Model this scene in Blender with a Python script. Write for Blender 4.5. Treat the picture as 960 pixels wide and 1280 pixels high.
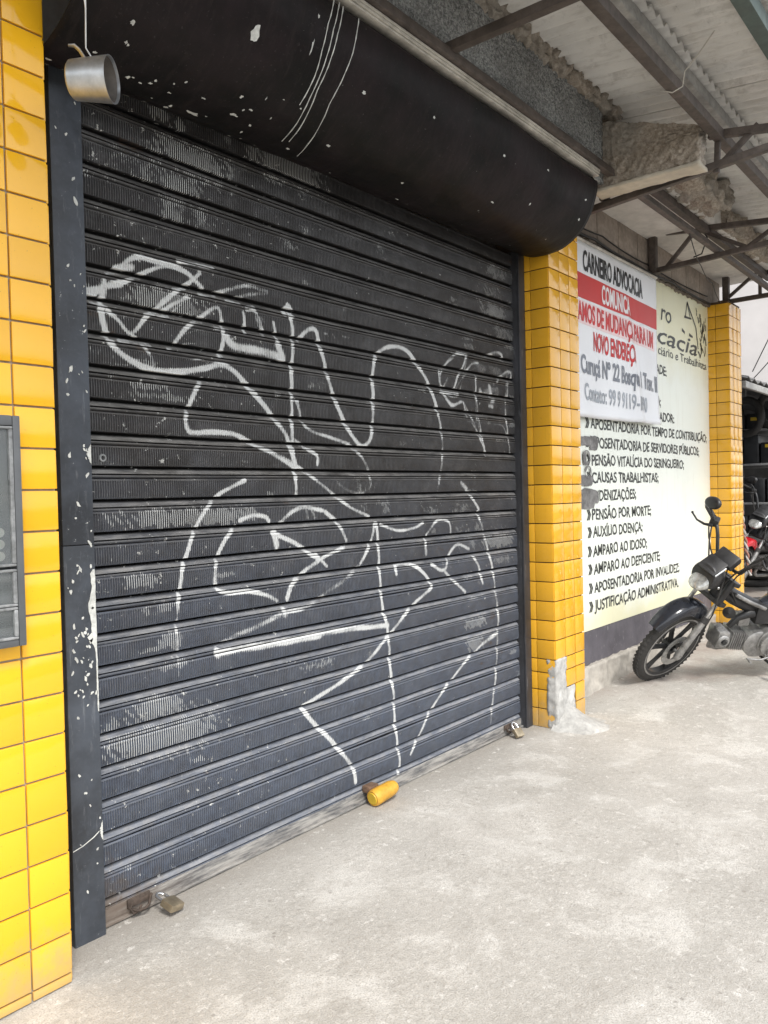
import bpy, bmesh, math, random
import numpy as np
from mathutils import Vector, Matrix, noise

random.seed(7)
for _o in list(bpy.data.objects):
    bpy.data.objects.remove(_o)
SC = bpy.context.scene
COL = SC.collection
R = math.radians

# ------------------------------------------------------------------ camera
# X runs along the shop front (to the right), Y into the building, Z up
YAW, PITCH, ROLL, FPX, EYE = 39.25, 1.18, 1.32, 995.3, 1.5
_a, _p, _r = R(YAW), R(PITCH), R(ROLL)
F = Vector((math.cos(_a) * math.cos(_p), math.sin(_a) * math.cos(_p), -math.sin(_p)))
RT = Vector((math.sin(_a), -math.cos(_a), 0))
UP = RT.cross(F)
RT2 = math.cos(_r) * RT - math.sin(_r) * UP
UP2 = math.sin(_r) * RT + math.cos(_r) * UP
cd = bpy.data.cameras.new('camera')
cam = bpy.data.objects.new('camera', cd)
COL.objects.link(cam)
cam.matrix_world = Matrix(((RT2.x, UP2.x, -F.x, 0), (RT2.y, UP2.y, -F.y, 0), (RT2.z, UP2.z, -F.z, EYE), (0, 0, 0, 1)))
cd.sensor_fit = 'VERTICAL'
cd.sensor_height = 36.0
cd.lens = 36.0 * FPX / 1280.0
cd.clip_start, cd.clip_end = 0.05, 2000
SC.camera = cam

# ------------------------------------------------------------------ sky, sun, exposure
SUN_EL, SUN_AZ = 52.0, -118.0          # azimuth measured from +X towards +Y: over the street
w = bpy.data.worlds.new('World')
SC.world = w
w.use_nodes = True
nt = w.node_tree
nt.nodes.clear()
wo = nt.nodes.new('ShaderNodeOutputWorld')
bg = nt.nodes.new('ShaderNodeBackground')
sk = nt.nodes.new('ShaderNodeTexSky')
sk.sky_type = 'NISHITA'
sk.sun_disc = False
sk.sun_elevation = R(SUN_EL)
sk.sun_rotation = R(90 - SUN_AZ)
sk.air_density = 1.0
sk.dust_density = 1.2
hs = nt.nodes.new('ShaderNodeHueSaturation')    # thin overcast: the blue is mostly greyed out
hs.inputs['Saturation'].default_value = 0.22
nt.links.new(sk.outputs[0], hs.inputs['Color'])
nt.links.new(hs.outputs[0], bg.inputs[0])
bg.inputs[1].default_value = 0.15
nt.links.new(bg.outputs[0], wo.inputs[0])
sl = bpy.data.lights.new('sun', 'SUN')
sl.energy = 1.5
sl.angle = R(14)
sl.color = (1.0, 0.965, 0.91)
sun = bpy.data.objects.new('sun', sl)
COL.objects.link(sun)
sd = Vector((math.cos(R(SUN_AZ)) * math.cos(R(SUN_EL)), math.sin(R(SUN_AZ)) * math.cos(R(SUN_EL)), math.sin(R(SUN_EL))))
sun.rotation_euler = sd.to_track_quat('Z', 'Y').to_euler()
sun.location = sd * 30
vs = SC.view_settings
vs.view_transform = 'Standard'
vs.look = 'None'
vs.gamma = 1.0
vs.use_curve_mapping = False
vs.exposure = 1.08
SC.render.film_transparent = False

# ------------------------------------------------------------------ mesh helpers
class MB:
    def __init__(s):
        s.v = []
        s.f = []

    def add(s, vs_, fs):
        n = len(s.v)
        s.v += [tuple(p) for p in vs_]
        s.f += [tuple(i + n for i in f) for f in fs]
        return s

    def box(s, lo, hi, M=None):
        x0, y0, z0 = lo
        x1, y1, z1 = hi
        p = [Vector(q) for q in ((x0, y0, z0), (x1, y0, z0), (x1, y1, z0), (x0, y1, z0), (x0, y0, z1), (x1, y0, z1), (x1, y1, z1), (x0, y1, z1))]
        if M is not None:
            p = [M @ q for q in p]
        return s.add(p, [(0, 3, 2, 1), (4, 5, 6, 7), (0, 1, 5, 4), (1, 2, 6, 5), (2, 3, 7, 6), (3, 0, 4, 7)])

    def cham(s, lo, hi, b=0.004, M=None):
        """box with chamfered edges"""
        bm = bmesh.new()
        bmesh.ops.create_cube(bm, size=1)
        lo, hi = Vector(lo), Vector(hi)
        for q in bm.verts:
            q.co = Vector([(lo[i] + hi[i]) / 2 + q.co[i] * (hi[i] - lo[i]) for i in range(3)])
        bmesh.ops.bevel(bm, geom=bm.edges[:], offset=b, segments=2, affect='EDGES', profile=0.6)
        bm.verts.index_update()
        vv = [(M @ q.co) if M is not None else q.co.copy() for q in bm.verts]
        ff = [[q.index for q in f.verts] for f in bm.faces]
        bm.free()
        return s.add(vv, ff)

    def tube(s, path, r, n=8, cap=True, flat=1.0):
        path = [Vector(p) for p in path]
        rr = r if isinstance(r, (list, tuple)) else [r] * len(path)
        base = len(s.v)
        prev = None
        for i, p in enumerate(path):
            t = (path[min(i + 1, len(path) - 1)] - path[max(i - 1, 0)]).normalized()
            if prev is None:
                a = t.orthogonal().normalized()
                if abs(t.z) < 0.95:
                    a = Vector((0, 0, 1)).cross(t).normalized()
            else:
                a = (prev - t * prev.dot(t)).normalized()
            prev = a
            b = t.cross(a)
            for k in range(n):
                g = 2 * math.pi * k / n
                s.v.append(tuple(p + a * (math.cos(g) * rr[i]) + b * (math.sin(g) * rr[i] * flat)))
        for i in range(len(path) - 1):
            for k in range(n):
                k2 = (k + 1) % n
                s.f.append((base + i * n + k, base + i * n + k2, base + (i + 1) * n + k2, base + (i + 1) * n + k))
        if cap:
            s.f.append(tuple(base + k for k in range(n))[::-1])
            s.f.append(tuple(base + (len(path) - 1) * n + k for k in range(n)))
        return s

    def lathe(s, prof, o, ax, n=32, closed=False):
        """prof: (distance along axis, radius)"""
        o, ax = Vector(o), Vector(ax).normalized()
        a = ax.orthogonal().normalized()
        b = ax.cross(a)
        base = len(s.v)
        m = len(prof)
        for k in range(n):
            g = 2 * math.pi * k / n
            d = a * math.cos(g) + b * math.sin(g)
            for t, r in prof:
                s.v.append(tuple(o + ax * t + d * r))
        for k in range(n):
            k2 = (k + 1) % n
            for i in range(m if closed else m - 1):
                i2 = (i + 1) % m
                s.f.append((base + k * m + i, base + k2 * m + i, base + k2 * m + i2, base + k * m + i2))
        return s

    def loft(s, rings, cap=True):
        base = len(s.v)
        n = len(rings[0])
        for r_ in rings:
            s.v += [tuple(q) for q in r_]
        for i in range(len(rings) - 1):
            for k in range(n):
                k2 = (k + 1) % n
                s.f.append((base + i * n + k, base + i * n + k2, base + (i + 1) * n + k2, base + (i + 1) * n + k))
        if cap:
            s.f.append(tuple(base + k for k in range(n))[::-1])
            s.f.append(tuple(base + (len(rings) - 1) * n + k for k in range(n)))
        return s

    def prism(s, pts, d):
        """polygon pts (3D, planar) extruded by vector d"""
        d = Vector(d)
        n = len(pts)
        a = [Vector(p) for p in pts]
        fs = [tuple(range(n))[::-1], tuple(range(n, 2 * n))]
        fs += [(i, (i + 1) % n, n + (i + 1) % n, n + i) for i in range(n)]
        return s.add(a + [p + d for p in a], fs)

    def xf(s, M):
        s.v = [tuple(M @ Vector(p)) for p in s.v]
        return s

    def mesh(s, name, smooth=None):
        me = bpy.data.meshes.new(name)
        me.from_pydata(s.v, [], s.f)
        fix(me, smooth)
        return me


def fix(me, smooth=None):
    bm = bmesh.new()
    bm.from_mesh(me)
    bmesh.ops.recalc_face_normals(bm, faces=bm.faces[:])
    bm.to_mesh(me)
    bm.free()
    if smooth:
        me.polygons.foreach_set('use_smooth', [True] * len(me.polygons))
        me.set_sharp_from_angle(angle=R(smooth))
    me.update()


def wmat(o):
    """world matrix at build time without a depsgraph update"""
    m = Matrix.LocRotScale(o.location, o.rotation_euler, o.scale)
    if o.parent:
        return wmat(o.parent) @ o.matrix_parent_inverse @ m
    return m


def obj(name, data, m, parent=None, smooth=None):
    """link ONE mesh object; vertices are in place coordinates"""
    if isinstance(data, MB):
        data = data.mesh(name, smooth)
    if m is not None and len(data.materials) == 0:
        data.materials.append(m)
    o = bpy.data.objects.new(name, data)
    COL.objects.link(o)
    if parent:
        o.parent = parent
        o.matrix_parent_inverse = wmat(parent).inverted()
    return o


def tag(o, label=None, cat=None, group=None, kind=None):
    if label:
        o['label'] = label
    if cat:
        o['category'] = cat
    if group:
        o['group'] = group
    if kind:
        o['kind'] = kind
    return o


def thing(name, label, cat, loc=(0, 0, 0), group=None):
    o = bpy.data.objects.new(name, None)
    o.empty_display_size = 0.1
    COL.objects.link(o)
    o.location = loc
    return tag(o, label, cat, group)


def dup(o, parent=None, swap=None):
    c = o.copy()
    COL.objects.link(c)
    if parent:
        c.parent = parent
    if swap and o.type == 'MESH' and o.data.materials and o.data.materials[0].name in swap:
        c.data = o.data.copy()
        c.data.materials[0] = swap[o.data.materials[0].name]
    for ch in list(o.children):
        dup(ch, c, swap)
    return c


def rough_box(lo, hi, res, amp, scale, seed=0, skip=(), keep=None):
    """box whose skin is broken up by real relief"""
    lo, hi = Vector(lo), Vector(hi)
    bm = bmesh.new()
    for ax in range(3):
        u, v_ = (ax + 1) % 3, (ax + 2) % 3
        nu = max(1, int((hi[u] - lo[u]) / res))
        nv = max(1, int((hi[v_] - lo[v_]) / res))
        for side in (0, 1):
            if (ax, side) in skip:
                continue
            g = {}
            for i in range(nu + 1):
                for j in range(nv + 1):
                    p = [0, 0, 0]
                    p[ax] = (lo, hi)[side][ax]
                    p[u] = lo[u] + (hi[u] - lo[u]) * i / nu
                    p[v_] = lo[v_] + (hi[v_] - lo[v_]) * j / nv
                    g[i, j] = bm.verts.new(p)
            for i in range(nu):
                for j in range(nv):
                    q = [g[i, j], g[i + 1, j], g[i + 1, j + 1], g[i, j + 1]]
                    bm.faces.new(q if side else q[::-1])
    bmesh.ops.remove_doubles(bm, verts=bm.verts[:], dist=res * 0.2)
    bm.normal_update()
    sv = Vector((seed * 3.1, seed * 1.7, seed * 2.3))
    mv = {}
    for q in bm.verts:
        k = 1.0 if keep is None else keep(q.co)
        d = noise.fractal(q.co * scale + sv, 0.7, 2.0, 4)
        mv[q] = q.co + q.normal * (d * amp * k)
    for q, c in mv.items():
        q.co = c
    me = bpy.data.meshes.new('rough')
    bm.to_mesh(me)
    bm.free()
    me.polygons.foreach_set('use_smooth', [True] * len(me.polygons))
    me.update()
    return me


# ------------------------------------------------------------------ material helpers
class G:
    def __init__(s, name):
        s.m = bpy.data.materials.new(name)
        s.m.use_nodes = True
        s.t = s.m.node_tree
        s.b = s.t.nodes['Principled BSDF']
        s.out = s.t.nodes['Material Output']
        s._pos = None

    def n(s, t, **kw):
        nd = s.t.nodes.new(t)
        for k, v_ in kw.items():
            setattr(nd, k, v_)
        return nd

    def set(s, sock, v_):
        if hasattr(v_, 'links') or isinstance(v_, bpy.types.NodeSocket):
            s.t.links.new(v_, sock)
        else:
            if sock.type == 'RGBA' and not hasattr(v_, '__len__'):
                v_ = (v_, v_, v_, 1)
            elif sock.type == 'RGBA' and len(v_) == 3:
                v_ = (*v_, 1)
            sock.default_value = v_

    def pos(s):
        if s._pos is None:
            s._pos = s.n('ShaderNodeNewGeometry').outputs['Position']
        return s._pos

    def objc(s):
        return s.n('ShaderNodeTexCoord').outputs['Object']

    def rnd(s):
        return s.n('ShaderNodeObjectInfo').outputs['Random']

    def scale(s, vec, k, loc=(0, 0, 0)):
        m = s.n('ShaderNodeMapping')
        s.set(m.inputs[0], vec)
        m.inputs['Scale'].default_value = k
        m.inputs['Location'].default_value = loc
        return m.outputs[0]

    def noise(s, sc, det=4, ro=0.6, vec=None, dist=0.0):
        m = s.n('ShaderNodeTexNoise')
        s.set(m.inputs['Vector'], vec if vec is not None else s.pos())
        m.inputs['Scale'].default_value = sc
        m.inputs['Detail'].default_value = det
        m.inputs['Roughness'].default_value = ro
        m.inputs['Distortion'].default_value = dist
        return m.outputs['Fac']

    def vor(s, sc, vec=None, feat='F1', out='Distance'):
        m = s.n('ShaderNodeTexVoronoi', feature=feat)
        s.set(m.inputs['Vector'], vec if vec is not None else s.pos())
        m.inputs['Scale'].default_value = sc
        return m.outputs[out]

    def ramp(s, fac, *stops):
        m = s.n('ShaderNodeValToRGB')
        s.set(m.inputs[0], fac)
        e = m.color_ramp.elements
        while len(e) < len(stops):
            e.new(0.5)
        for el, (p, c) in zip(e, stops):
            el.position = p
            el.color = (c, c, c, 1) if not hasattr(c, '__len__') else (*c, 1)
        return m.outputs[0]

    def mix(s, fac, a, b, mode='MIX'):
        m = s.n('ShaderNodeMix', data_type='RGBA', blend_type=mode)
        s.set(m.inputs[0], fac)
        s.set(m.inputs[6], a)
        s.set(m.inputs[7], b)
        return m.outputs[2]

    def math(s, op, a, b=0.5, c=None, clamp=False):
        m = s.n('ShaderNodeMath', operation=op, use_clamp=clamp)
        s.set(m.inputs[0], a)
        s.set(m.inputs[1], b)
        if c is not None:
            s.set(m.inputs[2], c)
        return m.outputs[0]

    def sep(s, vec=None):
        m = s.n('ShaderNodeSeparateXYZ')
        s.set(m.inputs[0], vec if vec is not None else s.pos())
        return m.outputs

    def attr(s, name):
        return s.n('ShaderNodeAttribute', attribute_name=name).outputs['Fac']

    def bump(s, h, st=0.5, d=0.01, prev=None):
        m = s.n('ShaderNodeBump')
        m.inputs['Strength'].default_value = st
        m.inputs['Distance'].default_value = d
        s.set(m.inputs['Height'], h)
        if prev is not None:
            s.set(m.inputs['Normal'], prev)
        return m.outputs[0]

    def fin(s, col, rough=0.6, metal=0.0, nrm=None, **kw):
        s.set(s.b.inputs['Base Color'], col)
        s.set(s.b.inputs['Roughness'], rough)
        s.set(s.b.inputs['Metallic'], metal)
        if nrm is not None:
            s.set(s.b.inputs['Normal'], nrm)
        for k, v_ in kw.items():
            s.set(s.b.inputs[k.replace('_', ' ')], v_)
        return s.m


MAT = {}


def simple(name, col, rough=0.5, metal=0.0, var=0.15, sc=30, obj_space=True, bump=0.0, **kw):
    """plain finish with wear in colour and gloss"""
    g = G(name)
    co = g.objc() if obj_space else g.pos()
    n1 = g.noise(sc, 5, 0.65, co)
    n2 = g.noise(sc * 0.2, 3, 0.6, co)
    f = g.math('MULTIPLY', n1, n2)
    c = g.mix(g.ramp(f, (0.12, 0.0), (0.42, 1.0)), tuple(x * (1 - var) for x in col), tuple(min(1, x * (1 + var) + var * 0.02) for x in col))
    ro = g.ramp(n2, (0.3, max(0.02, rough - 0.1)), (0.75, min(1, rough + 0.12)))
    nr = g.bump(n1, bump, 0.004) if bump else None
    MAT[name] = g.fin(c, ro, metal, nr, **kw)
    return MAT[name]

# white spray strokes on the shutter: (half width, strength, [(x, z), ...]) and ribs scraped to white (x0, x1, z0, z1, strength)
STROKES = [
 (0.0107, 1, [(1.659, 2.348), (1.68, 2.375), (1.728, 2.399), (1.798, 2.397), (1.888, 2.395), (1.946, 2.383), (1.975, 2.365), (2.016, 2.341)]),
 (0.0089, 0.9, [(2.006, 2.395), (1.956, 2.351), (1.896, 2.306), (1.826, 2.246), (1.758, 2.189), (1.687, 2.114), (1.632, 2.155), (1.593, 2.18)]),
 (0.0125, 1, [(1.582, 2.279), (1.575, 2.234), (1.568, 2.171), (1.581, 2.112), (1.609, 2.058), (1.668, 2.02), (1.741, 1.997), (1.829, 1.989), (1.933, 2.003), (2.018, 2.022), (2.094, 2.044), (2.158, 2.032), (2.224, 1.987), (2.305, 1.921), (2.388, 1.846), (2.46, 1.768), (2.505, 1.648)]),
 (0.0128, 1, [(1.513, 2.236), (1.556, 2.25), (1.596, 2.269), (1.647, 2.285)]),
 (0.0089, 0.9, [(1.647, 2.285), (1.699, 2.316), (1.753, 2.349), (1.831, 2.386), (1.888, 2.394)]),
 (0.0145, 1, [(1.633, 2.338), (1.664, 2.349), (1.695, 2.356)]),
 (0.0126, 1, [(1.517, 2.228), (1.546, 2.238), (1.581, 2.257)]),
 (0.0101, 0.6, [(2.053, 2.32), (2.157, 2.361), (2.251, 2.392), (2.361, 2.388)]),
 (0.0101, 0.5, [(2.182, 2.331), (2.264, 2.358), (2.361, 2.381)]),
 (0.0094, 0.7, [(1.9, 2.422), (1.971, 2.427), (2.057, 2.43)]),
 (0.0097, 0.95, [(1.878, 2.107), (1.926, 2.162), (1.988, 2.21), (2.083, 2.275), (2.107, 2.239), (2.118, 2.18), (2.11, 2.128), (2.095, 2.081)]),
 (0.0089, 0.8, [(1.687, 2.114), (1.723, 2.087), (1.764, 2.046), (1.784, 1.997)]),
 (0.0103, 0.7, [(1.64, 2.084), (1.702, 2.088), (1.766, 2.083)]),
 (0.0092, 0.8, [(1.758, 2.193), (1.814, 2.211), (1.871, 2.249), (1.942, 2.289)]),
 (0.0187, 1, [(2.136, 2.157), (2.162, 2.135), (2.215, 2.127), (2.312, 2.129), (2.413, 2.12), (2.445, 2.113), (2.422, 2.164)]),
 (0.0084, 0.9, [(2.227, 2.279), (2.235, 2.197)]),
 (0.0085, 0.7, [(2.245, 2.287), (2.296, 2.29), (2.343, 2.202)]),
 (0.0068, 0.7, [(2.296, 2.269), (2.336, 2.199)]),
 (0.0087, 0.85, [(2.396, 2.263), (2.418, 2.189)]),
 (0.0159, 1, [(2.465, 2.318), (2.488, 2.344), (2.51, 2.314)]),
 (0.0107, 1, [(2.481, 2.353), (2.509, 2.27), (2.513, 2.182), (2.502, 2.069), (2.501, 1.959), (2.494, 1.847), (2.493, 1.736), (2.502, 1.636), (2.505, 1.559), (2.506, 1.503)]),
 (0.0119, 1, [(2.553, 2.211), (2.599, 2.255), (2.655, 2.27), (2.681, 2.215), (2.716, 2.115), (2.76, 2.0), (2.815, 1.898), (2.893, 1.794), (2.964, 1.748), (3.019, 1.771), (3.048, 1.843), (3.06, 1.984), (3.058, 2.111), (3.101, 2.215), (3.217, 2.265), (3.336, 2.259), (3.433, 2.195), (3.532, 2.099), (3.607, 1.966)]),
 (0.0111, 0.65, [(3.607, 1.966), (3.643, 1.842), (3.643, 1.701), (3.605, 1.559)]),
 (0.0154, 0.35, [(3.605, 1.559), (3.561, 1.466), (3.48, 1.406)]),
 (0.0109, 1, [(2.004, 1.976), (1.966, 1.924), (1.927, 1.852), (1.92, 1.803), (1.942, 1.766), (2.059, 1.771), (2.162, 1.766), (2.242, 1.738)]),
 (0.0107, 0.9, [(2.242, 1.738), (2.354, 1.699), (2.487, 1.642), (2.533, 1.631)]),
 (0.0072, 0.8, [(2.52, 1.938), (2.549, 1.873)]),
 (0.0091, 0.8, [(2.534, 1.93), (2.558, 1.843), (2.62, 1.801), (2.732, 1.78), (2.871, 1.752)]),
 (0.0099, 0.55, [(2.871, 1.752), (2.973, 1.686), (3.024, 1.617), (3.028, 1.547), (2.945, 1.515), (2.843, 1.534), (2.784, 1.568)]),
 (0.0092, 0.8, [(2.493, 1.764), (2.58, 1.722), (2.644, 1.692), (2.646, 1.65)]),
 (0.0093, 0.75, [(2.307, 1.714), (2.372, 1.697), (2.524, 1.638), (2.686, 1.549), (2.86, 1.452), (3.006, 1.399)]),
 (0.0089, 0.55, [(3.918, 2.316), (3.786, 2.291), (3.67, 2.206), (3.64, 2.125), (3.693, 2.066), (3.82, 2.069), (3.918, 2.307)]),
 (0.0113, 0.7, [(3.651, 2.071), (3.746, 2.007), (3.839, 2.027)]),
 (0.0094, 0.5, [(3.863, 2.032), (3.978, 1.908), (4.102, 1.724)]),
 (0.0099, 0.5, [(4.418, 2.26), (4.313, 2.224), (4.244, 2.183)]),
 (0.0123, 0.55, [(4.151, 2.327), (4.284, 2.361), (4.323, 2.322)]),
 (0.0092, 0.45, [(4.054, 2.265), (3.914, 2.2), (3.838, 2.144), (3.777, 2.074)]),
 (0.0095, 0.5, [(4.02, 2.195), (4.0, 1.992), (4.038, 1.861), (4.103, 1.736)]),
 (0.01, 0.55, [(4.364, 2.23), (4.339, 2.016), (4.367, 1.841), (4.38, 1.743)]),
 (0.0296, 0.45, [(4.037, 2.238), (4.28, 2.247)]),
 (0.0196, 0.5, [(4.047, 2.097), (4.242, 2.13), (4.173, 2.039)]),
 (0.0125, 0.35, [(3.888, 1.919), (4.335, 1.919)]),
 (0.0094, 0.95, [(2.209, 1.576), (2.128, 1.546), (2.063, 1.516), (2.011, 1.467), (1.96, 1.409), (1.915, 1.314), (1.885, 1.238), (1.869, 1.162), (1.858, 1.086)]),
 (0.0077, 0.6, [(1.858, 1.086), (1.85, 1.01), (1.852, 0.933), (1.857, 0.826)]),
 (0.0062, 0.3, [(1.857, 0.824), (1.868, 0.713), (1.873, 0.634)]),
 (0.0078, 0.5, [(1.878, 0.555), (1.898, 0.472)]),
 (0.0079, 0.3, [(1.901, 0.455), (1.924, 0.354)]),
 (0.0097, 0.95, [(2.149, 1.386), (2.095, 1.332), (2.061, 1.284), (2.047, 1.234), (2.044, 1.154), (2.101, 1.118), (2.221, 1.11), (2.318, 1.083), (2.375, 1.053)]),
 (0.0103, 0.9, [(2.177, 1.411), (2.246, 1.429), (2.316, 1.421), (2.339, 1.402)]),
 (0.0156, 1, [(2.364, 1.349), (2.379, 1.294)]),
 (0.011, 0.95, [(2.356, 1.35), (2.49, 1.298), (2.599, 1.234), (2.639, 1.209), (2.548, 1.17), (2.468, 1.111), (2.435, 1.053)]),
 (0.0108, 0.9, [(2.402, 1.391), (2.479, 1.438), (2.558, 1.454), (2.672, 1.438)]),
 (0.0091, 0.7, [(2.566, 1.441), (2.576, 1.406)]),
 (0.0092, 0.7, [(2.598, 1.445), (2.621, 1.405)]),
 (0.0113, 0.95, [(2.691, 1.43), (2.777, 1.374), (2.83, 1.29)]),
 (0.009, 0.9, [(2.829, 1.263), (2.674, 1.22), (2.561, 1.177), (2.47, 1.122), (2.43, 1.061)]),
 (0.0093, 0.85, [(2.618, 1.238), (2.692, 1.179)]),
 (0.0086, 0.8, [(2.254, 1.102), (2.317, 1.083), (2.369, 1.056)]),
 (0.0141, 0.9, [(2.411, 1.016), (2.421, 0.984)]),
 (0.0099, 0.85, [(3.048, 1.363), (3.0, 1.252), (2.933, 1.173)]),
 (0.0123, 0.6, [(2.933, 1.173), (2.827, 1.107), (2.707, 1.065), (2.555, 1.005), (2.414, 0.993), (2.248, 0.955), (2.155, 0.94), (2.051, 0.912)]),
 (0.0145, 1, [(2.044, 0.89), (2.048, 0.871)]),
 (0.0152, 0.95, [(2.044, 0.88), (2.24, 0.873), (2.635, 0.861)]),
 (0.0133, 0.9, [(2.343, 0.871), (2.497, 0.869), (2.778, 0.866), (3.13, 0.84)]),
 (0.0102, 0.95, [(3.059, 1.362), (3.07, 1.234), (3.076, 1.09), (3.089, 0.946), (3.119, 0.856), (3.138, 0.737), (3.145, 0.605), (3.168, 0.484), (3.174, 0.336), (3.188, 0.2)]),
 (0.0103, 0.75, [(3.188, 0.2), (3.202, 0.123), (3.182, 0.04)]),
 (0.0085, 0.85, [(3.092, 1.354), (3.229, 1.318), (3.375, 1.326), (3.452, 1.349)]),
 (0.009, 0.8, [(3.476, 1.283), (3.584, 1.356), (3.693, 1.344), (3.711, 1.287)]),
 (0.0108, 0.8, [(3.47, 1.268), (3.472, 1.176)]),
 (0.0104, 0.95, [(3.209, 1.093), (3.216, 1.143), (3.343, 1.133), (3.455, 1.07), (3.517, 0.999), (3.464, 0.969), (3.361, 0.928), (3.26, 0.866), (3.212, 0.836), (3.093, 0.759), (2.936, 0.672), (2.77, 0.621), (2.614, 0.586), (2.512, 0.563)]),
 (0.0167, 0.4, [(3.142, 0.86), (3.26, 0.851)]),
 (0.0115, 1, [(2.509, 0.557), (2.555, 0.495), (2.682, 0.372), (2.796, 0.248), (2.845, 0.18), (2.857, 0.118)]),
 (0.0112, 0.8, [(3.522, 1.118), (3.601, 1.08), (3.656, 1.091), (3.687, 1.161), (3.774, 1.211), (3.89, 1.179)]),
 (0.0118, 0.7, [(3.933, 1.135), (3.993, 1.071), (4.035, 0.966)]),
 (0.0186, 0.4, [(4.033, 0.899), (3.879, 0.891)]),
 (0.0113, 0.8, [(3.641, 1.069), (3.737, 1.004), (3.845, 0.933)]),
 (0.012, 0.75, [(3.989, 1.39), (4.048, 1.287), (4.082, 1.2), (4.151, 1.041), (4.178, 0.9)]),
 (0.0122, 0.65, [(4.178, 0.9), (4.206, 0.758), (4.194, 0.637), (4.186, 0.516), (4.157, 0.365), (4.119, 0.217), (4.092, 0.116)]),
 (0.0162, 0.9, [(3.83, 1.562), (3.879, 1.529)]),
 (0.0117, 0.75, [(3.879, 1.529), (3.946, 1.467), (4.005, 1.407)]),
 (0.0143, 0.8, [(4.184, 0.639), (4.022, 0.604)]),
 (0.0089, 0.85, [(4.022, 0.604), (3.866, 0.538), (3.746, 0.477), (3.602, 0.394), (3.492, 0.323), (3.398, 0.237), (3.294, 0.135)]),
 (0.0185, 0.25, [(3.118, 0.824), (3.562, 0.771), (3.844, 0.747), (4.122, 0.713)]),
 (0.015, 0.4, [(2.545, 0.729), (2.705, 0.734)]),
 (0.0075, 0.75, [(1.748, 2.193), (1.806, 2.208)]),
 (0.0076, 0.75, [(1.806, 2.196), (1.858, 2.204)]),
 (0.0073, 0.75, [(1.64, 2.086), (1.688, 2.089)]),
 (0.0074, 0.75, [(1.695, 2.084), (1.73, 2.083)]),
 (0.0078, 0.75, [(1.877, 2.312), (1.94, 2.324)]),
 (0.0081, 0.75, [(2.003, 2.313), (2.086, 2.321)]),
 (0.0083, 0.75, [(2.137, 2.313), (2.208, 2.315)]),
 (0.0079, 0.75, [(1.904, 2.419), (1.991, 2.428), (2.073, 2.432)]),
 (0.0072, 0.75, [(1.594, 2.315), (1.648, 2.326)]),
 (0.0074, 0.75, [(1.689, 2.313), (1.738, 2.322)]),
 (0.0079, 0.75, [(1.967, 2.199), (2.016, 2.206)]),
 (0.007, 0.75, [(1.526, 2.203), (1.551, 2.199), (1.59, 2.191)]),
 (0.0077, 0.75, [(1.847, 2.079), (1.877, 2.089)]),
 (0.0081, 0.75, [(2.087, 2.083), (2.112, 2.086)]),
 (0.0072, 0.75, [(1.574, 2.091), (1.613, 2.073)]),
 (0.0061, 0.7, [(1.8, 2.232), (1.83, 2.263), (1.865, 2.288)]),
 (0.0062, 0.6, [(1.874, 2.226), (1.914, 2.258), (1.954, 2.288)]),
 (0.0047, 0.5, [(1.917, 2.107), (1.98, 2.116)]),
 (0.0047, 0.45, [(1.934, 2.148), (1.99, 2.17)]),
 (0.0043, 0.5, [(1.577, 1.995), (1.644, 1.993), (1.713, 2.01)]),
 (0.0044, 0.5, [(1.679, 2.027), (1.721, 2.02), (1.778, 2.021)]),
 (0.0048, 0.5, [(1.93, 2.045), (2.003, 2.056)]),
 (0.0048, 0.6, [(2.026, 2.016), (2.06, 2.047), (2.094, 2.054)]),
 (0.0075, 0.6, [(2.719, 2.261), (2.736, 2.261)]),
 (0.0094, 0.6, [(2.776, 2.262), (2.787, 2.251)]),
 (0.0077, 0.5, [(2.846, 2.264), (2.888, 2.265)]),
 (0.0085, 0.6, [(2.24, 2.302), (2.287, 2.315)]),
 (0.0068, 0.6, [(2.29, 2.281), (2.302, 2.233)]),
 (0.0069, 0.5, [(2.327, 2.273), (2.341, 2.257)]),
 (0.005, 0.55, [(2.226, 2.277), (2.229, 2.243)]),
 (0.0098, 0.6, [(2.078, 2.19), (2.147, 2.2)]),
 (0.0399, 0.16, [(2.906, 2.107), (3.058, 2.148)]),
 (0.0474, 0.14, [(2.864, 2.262), (3.011, 2.258)]),
 (0.04, 0.14, [(2.94, 2.014), (3.067, 2.042)]),
 (0.0438, 0.14, [(2.923, 1.891), (3.05, 1.916)]),
 (0.0078, 0.75, [(3.631, 2.188), (3.633, 2.124), (3.664, 2.09)]),
 (0.0079, 0.7, [(3.668, 2.202), (3.711, 2.239), (3.77, 2.271)]),
 (0.009, 0.7, [(3.664, 2.09), (3.715, 2.151)]),
 (0.0093, 0.8, [(3.813, 2.305), (3.917, 2.308)]),
 (0.0092, 0.8, [(3.917, 2.311), (3.861, 2.223), (3.816, 2.17), (3.771, 2.09)]),
 (0.0092, 0.8, [(3.639, 2.069), (3.821, 2.074)]),
 (0.0102, 0.8, [(3.695, 2.032), (3.751, 2.001), (3.845, 2.03)]),
 (0.007, 0.7, [(3.863, 2.031), (3.903, 1.947)]),
 (0.0071, 0.65, [(3.955, 1.911), (4.025, 1.846), (4.099, 1.74)]),
 (0.0094, 0.75, [(3.895, 2.207), (3.968, 2.261), (4.032, 2.273)]),
 (0.0222, 0.45, [(4.022, 2.255), (4.268, 2.257)]),
 (0.0071, 0.75, [(4.007, 2.199), (4.007, 2.091), (4.02, 1.974), (4.053, 1.857), (4.095, 1.749)]),
 (0.0167, 0.8, [(4.053, 2.115), (4.071, 2.097)]),
 (0.0194, 0.8, [(4.157, 2.144), (4.175, 2.095)]),
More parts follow.
